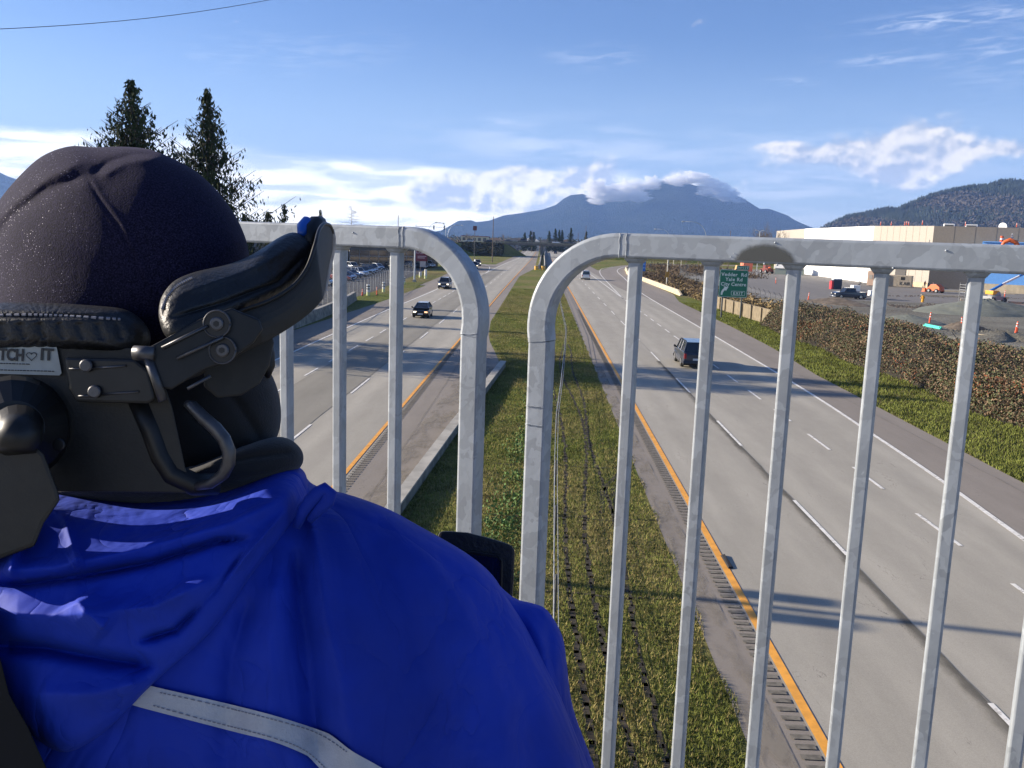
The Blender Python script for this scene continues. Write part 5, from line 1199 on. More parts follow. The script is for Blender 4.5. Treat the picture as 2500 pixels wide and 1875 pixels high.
def worker(x, y, z, rz, label, shirt):
    """small standing figure: one skinned body, vest and helmet"""
    J = [((0, 0, .92), .13), ((0, 0, 1.15), .13), ((0, 0, 1.38), .14), ((0, 0, 1.52), .06), ((0, -.02, 1.66), .10), ((0, -.02, 1.74), .08), ((.2, 0, 1.38), .06), ((.30, -.02, 1.12), .045), ((.26, -.2, .98), .035), ((.25, -.27, .96), .03),
         ((-.2, 0, 1.38), .06), ((-.30, 0, 1.12), .045), ((-.3, -.1, .86), .035), ((-.3, -.12, .78), .03), ((.1, 0, .86), .10), ((.12, -.02, .48), .07), ((.12, .02, .1), .05), ((.13, -.14, .05), .05), ((-.1, 0, .86), .10), ((-.13, .06, .48), .07), ((-.13, .1, .1), .05), ((-.14, -.04, .05), .05)]
    E = [(0, 1), (1, 2), (2, 3), (3, 4), (4, 5), (2, 6), (6, 7), (7, 8), (8, 9), (2, 10), (10, 11), (11, 12), (12, 13), (0, 14), (14, 15), (15, 16), (16, 17), (0, 18), (18, 19), (19, 20), (20, 21)]
    me = bpy.data.meshes.new('b'); me.from_pydata([j[0] for j in J], E, []); o = bpy.data.objects.new('b', me); COL.objects.link(o); o.modifiers.new('s', 'SKIN')
    for i, j in enumerate(J): me.skin_vertices[0].data[i].radius = (j[1], j[1]); me.skin_vertices[0].data[i].use_root = i == 0
    ss = o.modifiers.new('u', 'SUBSURF'); ss.levels = 1
    m2 = bpy.data.meshes.new_from_object(o.evaluated_get(bpy.context.evaluated_depsgraph_get())); bpy.data.objects.remove(o); m2.materials.clear(); m2.materials.append(mat('work_clothes', (.06, .07, .12), .9)); m2.shade_smooth()
    e = empty('person', (x, y, z), rz, label, 'person'); b = bpy.data.objects.new('body', m2); COL.objects.link(b); b.parent = e
    MB().tube([(0, 0, .98), (0, 0, 1.2), (0, 0, 1.42)], [.20, .21, .19], 12).build('vest', mat('vest_' + shirt[0], shirt[1], .8), e, smooth=True)
    MB().tube([(0, -.02, 1.72), (0, -.02, 1.80), (0, -.02, 1.86)], [.14, .12, .04], 12).build('helmet', M_whw, e, smooth=True)
worker(104.9, 205.6, 11.2, .5, 'worker in a pale top seen over the blue wall edge', ('pale', (.7, .55, .45)))
x, y = G(2257, 703); worker(x, y, 0, .4, 'worker in dark clothes near the dark warehouse corner', ('orange', (.7, .15, .03)))
# yard machines and goods -------------------------------------------------
M_omach = mat('machine_orange', (.72, .14, .03), .5); M_rubber = mat('tyre_rubber', (.02, .02, .02), .85); M_bmach = mat('machine_blue', (.03, .20, .62), .4); M_wmach = mat('machine_white', (.7, .72, .72), .45); M_gmach = mat('machine_grey', (.28, .29, .30), .5)
def wheel(parent, x, y, r, w=.3):
    o = MB().tube([(x - w / 2, y, r), (x + w / 2, y, r)], r, 18).build('wheel', M_rubber, parent); MB().tube([(x - w / 2 - .01, y, r), (x + w / 2 + .01, y, r)], r * .55, 12).build('rim', M_gmach, o); return o
e = empty('boom_lift', (80.3, 161, 0), R(20), 'grey lift chassis with a long white and blue boom reaching right across the blue wall', 'boom lift')
MB().box(-1.6, 1.6, -1.1, 1.1, .5, 1.1).build('chassis', M_gmach, e, bevel=.08); MB().tube([(0, 0, 1.1), (0, 0, 1.4), (0, 0, 1.9)], [1.0, 1.1, .9], 20).build('turntable', M_gmach, e); MB().box(-1.2, .2, -.9, .9, 1.4, 2.1).build('engine_cover', M_hy, e, bevel=.1)
for x in (-1.25, 1.25):
    for y in (-1.1, 1.1): wheel(e, x, y, .45, .35)
MB().tube([(-1.0, 0, 2.0), (1.2, -.3, 3.2)], [.26, .24], 8).build('boom_base', M_bmach, e); MB().tube([(1.2, -.3, 3.2), (4.2, -.9, 4.75)], [.22, .20], 8).build('boom_middle', M_wmach, e); MB().tube([(4.2, -.9, 4.75), (6.8, -1.4, 5.95)], [.18, .16], 8).build('boom_tip', M_bmach, e)
bk = MB(); bk.box(6.6, 8.2, -1.9, -.9, 5.9, 6.0); [bk.tube([(x, y, 6), (x, y, 7.1)], .03, 5) for x in (6.6, 8.2) for y in (-1.9, -.9)]; bk.box(6.6, 8.2, -1.9, -1.86, 7.06, 7.12); bk.box(6.6, 8.2, -.94, -.9, 7.06, 7.12); bk.build('basket', M_postg, e)
e = empty('compact_loader', (83.4, 192, 0), R(30), 'low orange machine in front of the dark warehouse wall', 'loader')
MB().prism([(-1.6, .35), (1.3, .35), (1.7, .8), (1.0, 1.2), (.6, 1.7), (-.6, 1.8), (-1.5, 1.2)], -.8, .8, 'x').build('body', M_omach, e, bevel=.06); MB().prism([(1.7, .1), (2.5, .05), (2.3, .8), (1.8, .8)], -1, 1, 'x').build('bucket', M_omach, e)
for x in (-.95, .95):
    for y in (-1, .8): wheel(e, x, y, .42)
e = empty('telehandler', (71.7, 288, 0), R(15), 'dark red wheeled machine on the yard behind the exit sign', 'loader')
MB().prism([(-2.4, .6), (2.2, .6), (2.3, 1.4), (.6, 1.6), (.5, 2.6), (-.8, 2.6), (-1.0, 1.6), (-2.4, 1.7)], -1, 1, 'x').build('body', mat('machine_maroon', (.18, .04, .03), .5), e, bevel=.06); MB().tube([(0, -2.2, 1.9), (0, 2.9, 1.2), (0, 3.5, .5)], .2, 6).build('boom', M_omach, e); MB().box(-.8, .2, -.7, .4, 1.7, 2.5).build('window', M_glassd, e)
for x in (-1.1, 1.1):
    for y in (-1.6, 1.5): wheel(e, x, y, .62, .4)
e = empty('shipping_box', (68, 300, 0), R(10), 'bright orange crate standing behind the dark red machine', 'crate'); MB().box(-1.6, 1.6, -1.4, 1.4, .1, 3.3).build('body', mat('crate_orange', (.75, .22, .12), .6), e, bevel=.04); MB().box(-1.5, 1.5, -1.45, -1.41, .3, 3.1).build('door', mat('crate_orange2', (.62, .15, .08), .6), e)
e = empty('shipping_box', (63, 290, 0), 0, 'small orange-cream hopper left of the orange crate', 'crate'); MB().prism([(-.9, 0), (.9, 0), (1.2, 2.1), (-.4, 2.2)], -.9, .9, 'y').build('body', mat('hopper_orange', (.75, .40, .16), .6), e)
e = empty('site_shed', (93, 300, 0), R(-20), 'low shed with a white gabled roof behind a railing bar', 'shed'); e.location = (83.5 * .93, 283, 0)
MB().box(-4.2, 4.2, -2.5, 2.5, 0, 1.9).build('wall', mat('shed_green', (.20, .24, .22), .8), e); MB().prism([(-4.6, 1.9), (4.6, 1.9), (2.6, 3.3), (-3.6, 3.5)], -2.8, 2.8, 'y').build('roof', M_whw, e)
ct = empty('shipping_container', (85.3, 215.5, 0), math.atan2(216 - 219.5, 6.), 'tan corrugated container marked K AIR beside the warehouse door', 'container')
M_cont = mat('container_tan', (.34, .29, .22), .7, var=.08)
c0 = MB(); c0.box(-2.6, 2.6, -1.1, 1.1, .12, 2.75); co_ = c0.build('body', M_cont, ct)
for k in range(18): MB().box(-2.5 + k * .285, -2.4 + k * .285, -1.13, -1.1, .2, 2.65).build('rib', M_cont, co_)
text_mesh('lettering', "K AIR", 1.0, M_ink, ct, .01, (.0, -1.16, .55), (R(90), 0, 0), 'LEFT', .03, .95); MB().box(.2, 1.1, -1.16, -1.13, 1.7, 2.4).build('vent', M_blackmetal, ct)
ct2 = empty('storage_locker', (79.6, 217.2, 0), R(-28), 'upright peach-coloured locker left of the tan container', 'container'); MB().box(-1.3, 1.3, -.9, .9, .1, 3.5).build('body', mat('locker_peach', (.55, .38, .27), .7), ct2, bevel=.03); MB().box(-.9, -.2, -.94, -.9, 1.6, 2.6).build('placard', M_wht, ct2); MB().box(.1, 1.1, -.94, -.9, .3, 3.2).build('door', mat('locker_peach2', (.50, .34, .24), .7), ct2)
# row of portable toilets (dark) with a red one
for k in range(6):
    r = cray(2029 + k * 5.2, 706); t = 191 / r[1]; x, y = r[0] * t, 191
    m_ = mat('toilet_red', (.55, .04, .05), .5) if k == 0 else mat('toilet_dark', (.035, .045, .07), .5)
    e = empty('portable_toilet', (x, y + k * .3, 0), R(8), 'red portable toilet at the left end of the dark row' if k == 0 else ('dark portable toilet, %s in the row behind the pickup' % ('', 'second', 'third', 'fourth', 'fifth', 'last and rightmost')[k]), 'portable toilet', 'portable toilets behind the pickup')
    MB().box(-.24, .24, -.5, .5, 0, 2.0 if k else 1.6).build('cabin', m_, e, bevel=.03); MB().prism([(-.26, 2.0 if k else 1.6), (.26, 2.0 if k else 1.6), (.18, 2.2 if k else 1.75), (-.18, 2.2 if k else 1.75)], -.52, .52, 'y').build('roof', M_wmach if k else m_, e); MB().box(-.18, .18, -.53, -.5, .2, 1.8 if k else 1.4).build('door', m_, e)
lt = empty('light_tower', (55.6, 160, 0), 0, 'white light tower box with a thin mast behind the dark pickup', 'light tower')
MB().box(-.6, .6, -.8, .8, 1.2, 2.2).build('housing', M_wmach, lt, bevel=.05); MB().box(-.7, .7, -1, 1, .45, 1.18).build('trailer', M_gmach, lt); MB().tube([(.7, 0, .9), (.7, 0, 5.1)], [.05, .03], 6).build('mast', M_postd, lt); MB().tube([(.4, 0, 2.3), (1.0, .1, 2.6), (.6, 0, 3.0)], .08, 6).build('lamp_cluster', M_postd, lt)
for x in (-.72, .72): wheel(lt, x, 0, .4, .2)
rk = empty('steel_rack', (72.3, 153.5, 0), R(10), 'stack of mesh cages and steel racks left of the lift', 'rack')
for z in np.arange(.2, 3.4, .42): MB().box(-1.2, 1.2, -.8, .8, z, z + .06).build('shelf', M_postd if z < 1.7 else M_postg, rk)
for x in (-1.2, 1.15):
    for y in (-.8, .75): MB().box(x, x + .05, y, y + .05, 0, 3.5).build('upright', M_postg, rk)
tp_ = empty('teal_pipes', (43.8, 100.8, 0), 0, 'bundle of teal plastic pipes lying on the gravel', 'pipes')
M_teal = mat('teal_plastic', (.10, .62, .48), .4)
(xa, ya), (xb, yb) = G(2256, 797), G(2296, 805)
for k in range(5): o_ = (k % 3) * .17; zz = .1 + (k // 3) * .15; tag(MB().tube([(xa - 43.8 + k * .05, ya - 100.8 + o_, zz), (xb - 43.8 + .1 * (k % 2), yb - 100.8 + o_, zz)], .09, 8).build('pipe', M_teal, tp_))
for i, (px, py, L_) in enumerate(((2310, 725, 9), (2330, 713, 8), (2420, 716, 9), (2465, 713, 10), (2375, 735, 4), (2500, 742, 5), (2480, 757, 4))):
    x, y = G(px, py); tag(MB().box(x - L_ / 2, x + L_ / 2, y - .25, y + .25, .02, .32, rz=R(-12 - 5 * (i % 3))).build('concrete_beam', M_conc_warm), 'pale concrete beam lying on the yard, ' + ('below the orange machine', 'just in front of the dark wall', 'in front of the blue wall', 'at the right edge before the blue wall', 'beside the steel rack', 'low at the right edge', 'shortest, right of the gravel pile')[i], 'beam', 'pale beams lying in the yard')
x, y = G(2405, 828); e = empty('manhole_ring', (x, y, 0), 0, 'pale concrete manhole ring in the rubble behind the hedge', 'concrete ring'); MB().tube([(0, 0, 0), (0, 0, .5)], .75, 20, caps=False).build('ring', M_conc_warm, e); MB().tube([(0, 0, .02), (0, 0, .44)], .62, 20).build('opening', mat('void_black', (.002, .002, .002), 1), e); 
e = empty('excavator', (82.0, 158, 0), R(-10), 'orange excavator arm arching in at the right edge above the railing', 'excavator')
MB().box(3, 6.4, -1.4, 1.4, .9, 2.6).build('cab', M_omach, e, bevel=.1); MB().tube([(3.5, 0, 2.4), (1.6, 0, 7.0), (-.6, 0, 10.6), (-1.6, 0, 10.9), (-2.4, 0, 10.5), (-2.9, 0, 9.6)], [.5, .42, .4, .38, .3, .2], 8).build('arm', M_omach, e, smooth=True); MB().box(2.6, 6.6, -1.6, -1.0, 0, .85).build('track', M_rubber, e); MB().box(2.6, 6.6, 1.0, 1.6, 0, .85).build('track', M_rubber, e)
# gravel heaps
def heap(name, x, y, rx, ry, h, m, label, seed=1, rough=.12):
    rg = np.random.default_rng(seed); nr, nt = 16, 48; V = [(x, y, h)]; F = []
    ph = rg.uniform(0, 6.28, 6)
    for i in range(1, nr + 1):
        for k in range(nt):
            a = 2 * math.pi * k / nt; w = 1 + rough * sum(math.sin((j + 2) * a + ph[j]) / (j + 1) for j in range(5)); r = i / nr
            V.append((x + rx * r * w * math.cos(a), y + ry * r * w * math.sin(a), max(-.1, h * (1 - r ** 1.15) + rg.normal() * h * .025 - (.1 if i == nr else 0))))
    for k in range(nt): F.append((0, 1 + k, 1 + (k + 1) % nt))
    for i in range(nr - 1):
        for k in range(nt): F.append((1 + i * nt + k, 1 + (i + 1) * nt + k, 1 + (i + 1) * nt + (k + 1) % nt)); F.append((1 + i * nt + k, 1 + (i + 1) * nt + (k + 1) % nt, 1 + i * nt + (k + 1) % nt))
    return tag(npmesh(name, V, F, m, smooth=True), label, 'gravel heap')
M_heap = mat('crushed_gravel', (.155, .165, .135), .95, var=.12, vscale=2, bump=.6, bscale=14)
heap('gravel_pile', 64.2, 131, 10.5, 8, 2.05, M_heap, 'largest smooth grey gravel pile in the yard', 3)
heap('gravel_pile', 44.5, 109, 5, 4, .9, M_heap, 'low grey gravel mound behind the teal pipes', 5)
heap('gravel_pile', 46.5, 141, 5, 5, 1.0, M_dirt, 'brownish mound in front of the dark pickup', 7, .2)
heap('gravel_pile', 48.2, 102.5, 2.8, 2.6, .9, M_dirt, 'dark dirt mound with an orange delineator on it', 9, .25)
heap('gravel_pile', 46.8, 91, 5, 4, .8, M_gravel, 'rocky rubble mound at the right edge of the yard', 11, .25)
# strips of rubble and rocks (stuff)
def rocks(name, pts, n, spread, s0, s1, m, label):
    V = []; F = []
    for i in range(n):
        t = rng.uniform(0, len(pts) - 1); k = int(t); f = t - k; a, b = pts[k], pts[min(k + 1, len(pts) - 1)]
        x = a[0] + (b[0] - a[0]) * f + rng.normal() * spread; y = a[1] + (b[1] - a[1]) * f + rng.normal() * spread; s = rng.uniform(s0, s1)
        o = len(V); j = rng.uniform(.6, 1.2, 6)
        V += [(x + s * j[0], y, 0), (x, y + s * j[1], 0), (x - s * j[2], y, 0), (x, y - s * j[3], 0), (x + s * .2 * j[4], y + s * .1, s * j[5] * .8)]
        F += [(o, o + 1, o + 4), (o + 1, o + 2, o + 4), (o + 2, o + 3, o + 4), (o + 3, o, o + 4)]
    return tag(npmesh(name, V, F, m), label, kind='stuff')
rocks('rubble', [G(2170, 745), G(2230, 752), G(2300, 744)], 420, 1.1, .08, .3, M_dirt, 'dark rubble')
rocks('rubble', [(47, 100), (50, 96), (54, 92), (52, 86)], 900, 2.2, .05, .28, M_gravel, 'rubble')
rocks('rubble', [(52, 158), (62, 170), (80, 175), (100, 180)], 260, 1.2, .08, .3, M_dirt, 'dark rubble')
rocks('rubble', [(40, 92), (44, 120), (60, 140), (90, 150)], 1200, 5, .03, .12, M_gravel, 'loose stones')
# ================================================================== VEHICLES
M_tint = mat('car_glass', (.015, .018, .022), .06, spec=.9)
M_chrome = mat('chrome', (.55, .55, .55), .25, metal=.9)
M_headl = mat('headlight_glass', (.75, .74, .70), .1, spec=.9)
M_taill = mat('taillight_red', (.42, .012, .012), .2)
M_under = mat('underbody', (.012, .012, .012), .9)
M_plate = mat('licence_plate', (.55, .58, .62), .5)
M_lamp_on = mat('lit_headlamp', (.9, .85, .7), .2, emit=((1, .84, .6), 1.2))
M_lamp_amber = mat('lit_amber', (.9, .5, .25), .2, emit=((1, .55, .28), .9))
def paint(name, col): return mat('paint_' + name, col, .28, metal=.25, coat=.8, var=.02)
KIND = {  # L, W, H, belt, hood z, cowl y (front +), roof front y, roof rear y, deck y, deck z, wheelbase, wheel r
    'hatch': (3.9, 1.70, 1.48, .96, .86, 1.35, .35, -1.35, -1.85, .96, 2.45, .31),
    'sedan': (4.6, 1.80, 1.44, .95, .86, .95, .30, -.95, -1.65, .98, 2.7, .32),
    'suv': (4.7, 1.86, 1.76, 1.08, 1.02, 1.15, .65, -1.95, -2.25, 1.08, 2.75, .37),
    'pickup': (5.6, 1.98, 1.88, 1.18, 1.12, 1.25, .75, -.75, -.98, 1.18, 3.5, .40),
    'canopy': (5.3, 1.90, 1.86, 1.12, 1.05, 1.45, .95, -2.45, -2.58, 1.12, 3.2, .37)}
def make_car(kind, pm, name='car', detail=2, on=False):
    L, W, H, belt, hz, cy, rf, rr, dy, dz, wb, wr = KIND[kind]; h = L / 2; hw = W / 2
    e = empty(name)
    def arch(yc):
        return [(yc + (wr + .06) * math.cos(a), .30 + (wr + .03) * math.sin(a)) for a in np.linspace(0, math.pi, 9)]
    pr = [(-h + .04, .34), (-h, .55), (-h + .02, dz - .15), (-h + .07, dz), (dy, dz), (cy, belt), (h - .75, hz + .02), (h - .22, hz - .08), (h - .03, hz - .28), (h, .52), (h - .05, .30)] + arch(wb / 2)[::1] + arch(-wb / 2)[::1]
    body = MB().prism([(a, b) for a, b in pr], -hw, hw, 'x').build('body', pm, e, bevel=.05 if detail > 1 else .03)
    # pull the upper edge in a little (tumblehome)
    for v in body.data.vertices:
        if v.co.z > .75: v.co.x *= 1 - .10 * (v.co.z - .75)
        if abs(v.co.y) > h - .5: v.co.x *= 1 - .10 * (abs(v.co.y) - h + .5) / .5
    bw, rw = hw - .08, hw - (.34 if kind == 'hatch' else .27)
    gb = [(-bw, dy + .06, belt - .02), (bw, dy + .06, belt - .02), (bw, cy - .02, belt - .02), (-bw, cy - .02, belt - .02), (-rw, rr, H - .04), (rw, rr, H - .04), (rw, rf, H - .04), (-rw, rf, H - .04)]
    g = MB(); g.add(gb, [(0, 1, 5, 4), (1, 2, 6, 5), (2, 3, 7, 6), (3, 0, 4, 7), (4, 5, 6, 7)]); g.build('window', M_tint, e, bevel=.03)
    rfm = MB().box(-rw - .02, rw + .02, rr - .04, rf + .04, H - .06, H).build('roof', pm, e, bevel=.04)
    pl = MB()
    for s in (0, 1, 2, 3):
        a, b = gb[s], gb[s + 4]; pl.tube([a, b], .045, 6)
    for s in (-1, 1):
        ym = (rf + cy) / 2 - .75; pl.tube([(s * (bw + .005), ym, belt), (s * (rw + .012), ym, H - .05)], .04, 6)
        if rr < -1.2: pl.tube([(s * (bw + .005), ym - 1.0, belt), (s * (rw + .012), ym - 1.0, H - .05)], .05, 6)
    for s in (-1, 1): pl.tube([(s * (bw + .004), dy + .08, belt), (s * (bw + .004), cy - .03, belt)], .03, 6)
    pl.build('window_frame', pm, e)
    if kind in ('suv', 'canopy'):
        for s in (-1, 1): MB().box(s * rw - .02, s * rw + .02, rr + .2, rf - .2, H + .0, H + .06).build('roof_rack', M_blackmetal, e)
    MB().box(-hw + .08, hw - .08, -h + .15, h - .15, .2, .5).build('underbody', M_under, e)
    for y in (wb / 2, -wb / 2):
        for s in (-1, 1):
            x = s * (hw - .11); w = MB().tube([(x - .11, y, wr), (x - .09, y, wr), (x + .09, y, wr), (x + .11, y, wr)], [wr * .93, wr, wr, wr * .93], 20).build('wheel', M_rubber, e)
            MB().tube([(x - .118, y, wr), (x + .118, y, wr)], wr * .6, 12).build('rim', M_chrome, w)
    for s in (-1, 1):
        hl = MB().box(s * (hw - .30) - .17, s * (hw - .30) + .17, h - .17, h - .015, hz - .36, hz - .17).build('headlight', (M_lamp_on if s > 0 else (M_lamp_amber if on == 'amber' else M_lamp_on)) if on else M_headl, e, bevel=.03)
        MB().box(s * (hw - .16) - .08, s * (hw - .16) + .08, -h - .005, -h + .12, dz - .42, dz - .08).build('taillight', M_taill, e, bevel=.02)
        MB().tube([(s * (hw - .05), cy - .25, belt), (s * (hw + .12), cy - .22, belt + .1), (s * (hw + .17), cy - .22, belt + .1)], [.03, .09, .07], 8).build('mirror', M_blackmetal if kind != 'canopy' else pm, e)
    MB().box(-hw + .42, hw - .42, h - .04, h + .012, hz - .40, hz - .20).build('grille', M_blackmetal, e); MB().box(-hw + .03, hw - .03, h - .08, h + .05, .30, .48).build('bumper', M_chrome if kind in ('pickup', 'canopy') else M_blackmetal, e, bevel=.03)
    MB().box(-hw + .03, hw - .03, -h - .05, -h + .08, .32, .52).build('bumper', M_chrome if kind in ('pickup', 'canopy') else pm, e, bevel=.03)
    MB().box(-.26, .26, h + .051, h + .06, .36, .50).build('licence_plate', M_plate, e); MB().box(-.26, .26, -h - .06, -h - .051, .56, .70).build('licence_plate', M_plate, e)
    return e
def put(e, x, y, rz, label, cat='car', group=None, z=.027):
    e.location = (x, y, z); e.rotation_euler = (0, 0, rz); return tag(e, label, cat, group)
GRP = 'vehicles driving on the highway'
put(make_car('hatch', paint('black', (.008, .011, .013)), on='amber'), -12.0, 90.6 + 1.6, math.pi, 'small black hatchback with lit headlamps, nearest oncoming car', 'car', GRP)
put(make_car('suv', paint('silverdark', (.16, .165, .17)), on=True), -15.2, 143.8, math.pi, 'silver-grey SUV with lit headlamps coming down the outer left lane', 'car', GRP)
put(make_car('suv', paint('navy', (.020, .026, .045))), 10.85, 62.9, 0, 'dark blue SUV driving away, partly behind a right railing bar', 'car', GRP)
put(make_car('canopy', paint('white', (.55, .56, .58))), 9.9, 196.3, 0, 'white pickup van driving away below the right railing elbow', 'van', GRP)
put(make_car('pickup', paint('blackp', (.02, .02, .022)), on=True), -17.6, 238, math.pi + .12, 'black pickup nearer on the left on-ramp', 'pickup truck', GRP)
put(make_car('suv', paint('silver', (.30, .31, .33)), on=True), -18.4, 262, math.pi + .18, 'silver SUV behind the black pickup on the left on-ramp', 'car', GRP)
put(make_car('suv', paint('dk2', (.02, .02, .02))), 8.4, 524, 0, 'tiny dark car beyond the overpass on the right carriageway', 'car', GRP)
# yard pickup with trailer
put(make_car('pickup', paint('blueblack', (.03, .035, .05))), 53.2, 156, R(90) + .12, 'dark pickup truck with open door parked on the gravel yard', 'pickup truck', z=.01)
t_ = empty('trailer', (58.4, 157.2, 0), R(-5), 'small white trailer behind the dark yard pickup', 'trailer'); MB().box(-1.3, 1.3, -.9, .9, .55, 1.5).build('bed', M_wmach, t_, bevel=.04)
for y in (-.95, .95): o_ = MB().tube([(0, y - .1, .4), (0, y + .1, .4)], .38, 16).build('wheel', M_rubber, t_); MB().tube([(0, y - .11, .4), (0, y + .11, .4)], .2, 10).build('rim', M_chrome, o_)
# car lot
lot = [('sedan', 'dkred', (.10, .012, .015)), ('suv', 'pwhite', (.62, .66, .72)), ('sedan', 'dnavy', (.02, .03, .07)), ('hatch', 'lwhite', (.66, .70, .76)), ('suv', 'blk', (.010, .010, .012)), ('sedan', 'gry', (.18, .20, .22))]
protos = {}
def lotcar(kind, pn, col, x, y, rz, label, grp):
    k = (kind, pn)
    if k not in protos: protos[k] = make_car(kind, paint(pn, col), detail=1); e = protos[k]
    else: e = copy_tree(protos[k])
    put(e, x, y, rz, label, 'car', grp, .01)
row = [(-34.4, 156.5, 0, 'dark red sedan nearest in the parked row'), (-35.2, 162, 3, 'pale blue-white hatchback parked next to the dark red sedan'), (-35.4, 168, 2, 'navy sedan parked third in the row'), (-35.6, 174, 1, 'white SUV parked fourth in the row'), (-35.9, 179.5, 4, 'black SUV parked fifth in the row'), (-36.2, 185, 5, 'grey sedan parked sixth in the row'), (-36.5, 190.5, 2, 'navy sedan parked seventh in the row'), (-37, 196, 4, 'black SUV parked at the far end of the row')]
for x, y, k, lb in row: lotcar(*lot[k], x, y, math.pi + R(62), lb, 'cars parked at the dealership')
bk_ = [(-43, 204, 1, 'white SUV in front of the showroom glass, left'), (-40.5, 206, 2, 'navy sedan in front of the showroom glass, centre'), (-38, 209, 3, 'white hatchback in front of the showroom glass, right'), (-35, 212, 4, 'black SUV behind the second left railing bar'), (-46, 201, 5, 'grey sedan beside the white corner column'),
       (-33.2, 226, 4, 'black SUV parked facing the road left of the dealer sign'), (-30.4, 228, 5, 'grey car right of the light pole'), (-42, 160, 2, 'navy sedan in the inner parked row, first'), (-43, 168, 1, 'white SUV in the inner parked row, second'), (-44, 176, 4, 'black SUV in the inner parked row, third'), (-45, 184, 3, 'white hatchback in the inner parked row, fourth'), (-29.6, 236, 1, 'white SUV in the farthest row of the lot'), (-36, 118, 1, 'white SUV in the lot behind the head support wing'), (-37, 126, 0, 'dark red sedan in the lot behind the head support wing'), (-34, 140, 5, 'grey sedan between the headrest wing and the first bar')]
for x, y, k, lb in bk_: lotcar(*lot[k], x, y, math.pi + R(40 if y > 200 else 62), lb, 'cars parked at the dealership')
# traffic on the overpass and beyond
for i, (x, k, lb, rz) in enumerate(((-34.5, 1, 'white SUV on the embankment road left of the overpass', 90), (-25.2, 4, 'black SUV where the embankment road meets the overpass', 90), (-15.5, 2, 'navy sedan on the overpass, third vehicle from the left', -90), (-9, 4, 'black SUV on the overpass above the left carriageway', 90), (7.0, 3, 'white hatchback on the overpass right of the pier', -90), (13, 2, 'navy sedan on the overpass next to the railing elbow', 90))):
    e = copy_tree(protos[[q for q in protos if q[1] == lot[k][1]][0]]); put(e, x, 427.5, R(rz), lb, 'car', 'vehicles on the overpass', 6.16 if x > -19 else 5.32)
for i, (x, y, k, lb) in enumerate(((-12.2, 640, 3, 'white truck-like car far beyond the overpass, centre of three'), (-15.4, 600, 4, 'black SUV far beyond the overpass, left of three'), (-10.2, 700, 1, 'white SUV far beyond the overpass, right of three'))):
    e = copy_tree(protos[[q for q in protos if q[1] == lot[k][1]][0]]); put(e, x, y, math.pi, lb, 'car', 'vehicles beyond the overpass', .03)

# ================================================================== VEGETATION
M_con = mat('conifer_needles', (.036, .050, .020), .9, var=.5, vscale=.6, spec=.2)
M_con2 = mat('conifer_needles_pale', (.045, .06, .03), .9, var=.4, vscale=.6, spec=.2)
M_bark = mat('bark', (.07, .055, .042), .95, var=.3, vscale=2)
M_twig = mat('bare_twigs', (.13, .11, .09), .95)
def cedar(x, y, h, r, seed, label, n=340, lf=.30, z0=.12, droop=.45, gap=.25, m=None, taper=.85, group='tall conifers behind the barrier', dens_=34, cap=99):
    """conifer with upswept, drooping sprays hanging from individual limbs"""
    rg = np.random.default_rng(seed); e = empty('conifer_tree', (x, y, 0), 0, label, 'tree', group)
    MB().tube([(0, 0, 0), (.05, 0, h * .5), (0, 0, h * .98)], [h * .017, h * .010, .02], 9).build('trunk', M_bark, e)
    P = []; limb = MB()
    for i in range(n):
        t = z0 + (1 - z0) * (i + rg.uniform()) / n; az = rg.uniform(0, 6.283); L = min(r * (1 - t) ** taper, cap) * rg.uniform(.45, 1.15) * (1 if rg.uniform() > gap else .5) + .15
        if rg.uniform() < .06: L *= 1.35
        z = h * t; npt = max(3, int(L * dens_ / 10)); 
        up = .25 * L; pts = []
        for k in range(npt * 3):
            s = (k + rg.uniform()) / (npt * 3)
            if s < .18: continue
            w = .05 * L + .07 * (1 - abs(s - .6))
            px = L * s; pz = z - droop * L * math.sin(s * 1.9) + up * s * s * 1.7
            P.append((math.cos(az) * px + rg.normal() * w, math.sin(az) * px + rg.normal() * w, pz - abs(rg.normal()) * .22 * (1 + .4 * L)))
        if L > .8: limb.tube([(0, 0, z), (math.cos(az) * L * .5, math.sin(az) * L * .5, z - droop * L * .75), (math.cos(az) * L, math.sin(az) * L, z - droop * L * .95 + up * 1.7)], [.045, .03, .012], 4, caps=False)
    P = np.array(P); N = len(P); a = rg.normal(size=(N, 3)) * .45; a[:, 2] -= 1.0; a /= np.linalg.norm(a, axis=1)[:, None]
    b = rg.normal(size=(N, 3)); b -= a * np.sum(a * b, 1)[:, None]; b /= np.linalg.norm(b, axis=1)[:, None]
    s = lf * rg.uniform(.6, 1.3, N)[:, None]; a = a * s; b = b * s * .42
    V = np.stack([P - a * .2, P + a * .4 - b * .5, P + a * .95, P + a * .4 + b * .5], 1).reshape(-1, 3)
    c = npmesh('crown', V, np.arange(4 * N).reshape(-1, 4), m or M_con, e)
    lo = limb.build('limbs', M_bark, c)
    return e
cedar(-27.2, 60, 17.9, 10.5, 11, 'leftmost of the two tall conifers, dense pointed crown over the toque', 560, .32, .10, .30, .30, dens_=52, taper=1.0, cap=3.7)
cedar(-23.7, 64, 18.0, 9.6, 23, 'right one of the two tall conifers, ragged crown with long side limbs', 480, .32, .08, .36, .42, dens_=52, taper=.95, cap=3.9)
cedar(-25.6, 84, 10.2, 3.0, 31, 'short drooping conifer beside the foot of the tall right one', 200, .30, .1, .4, .2)
cedar(-22.6, 68.5, 9.6, 2.6, 37, 'low dark conifer against the tall right conifer', 200, .30, .1, .35, .2)
cedar(-29.8, 104, 11.4, 2.2, 41, 'small neat conifer standing alone above the left railing', 220, .28, .1, .25, .12)
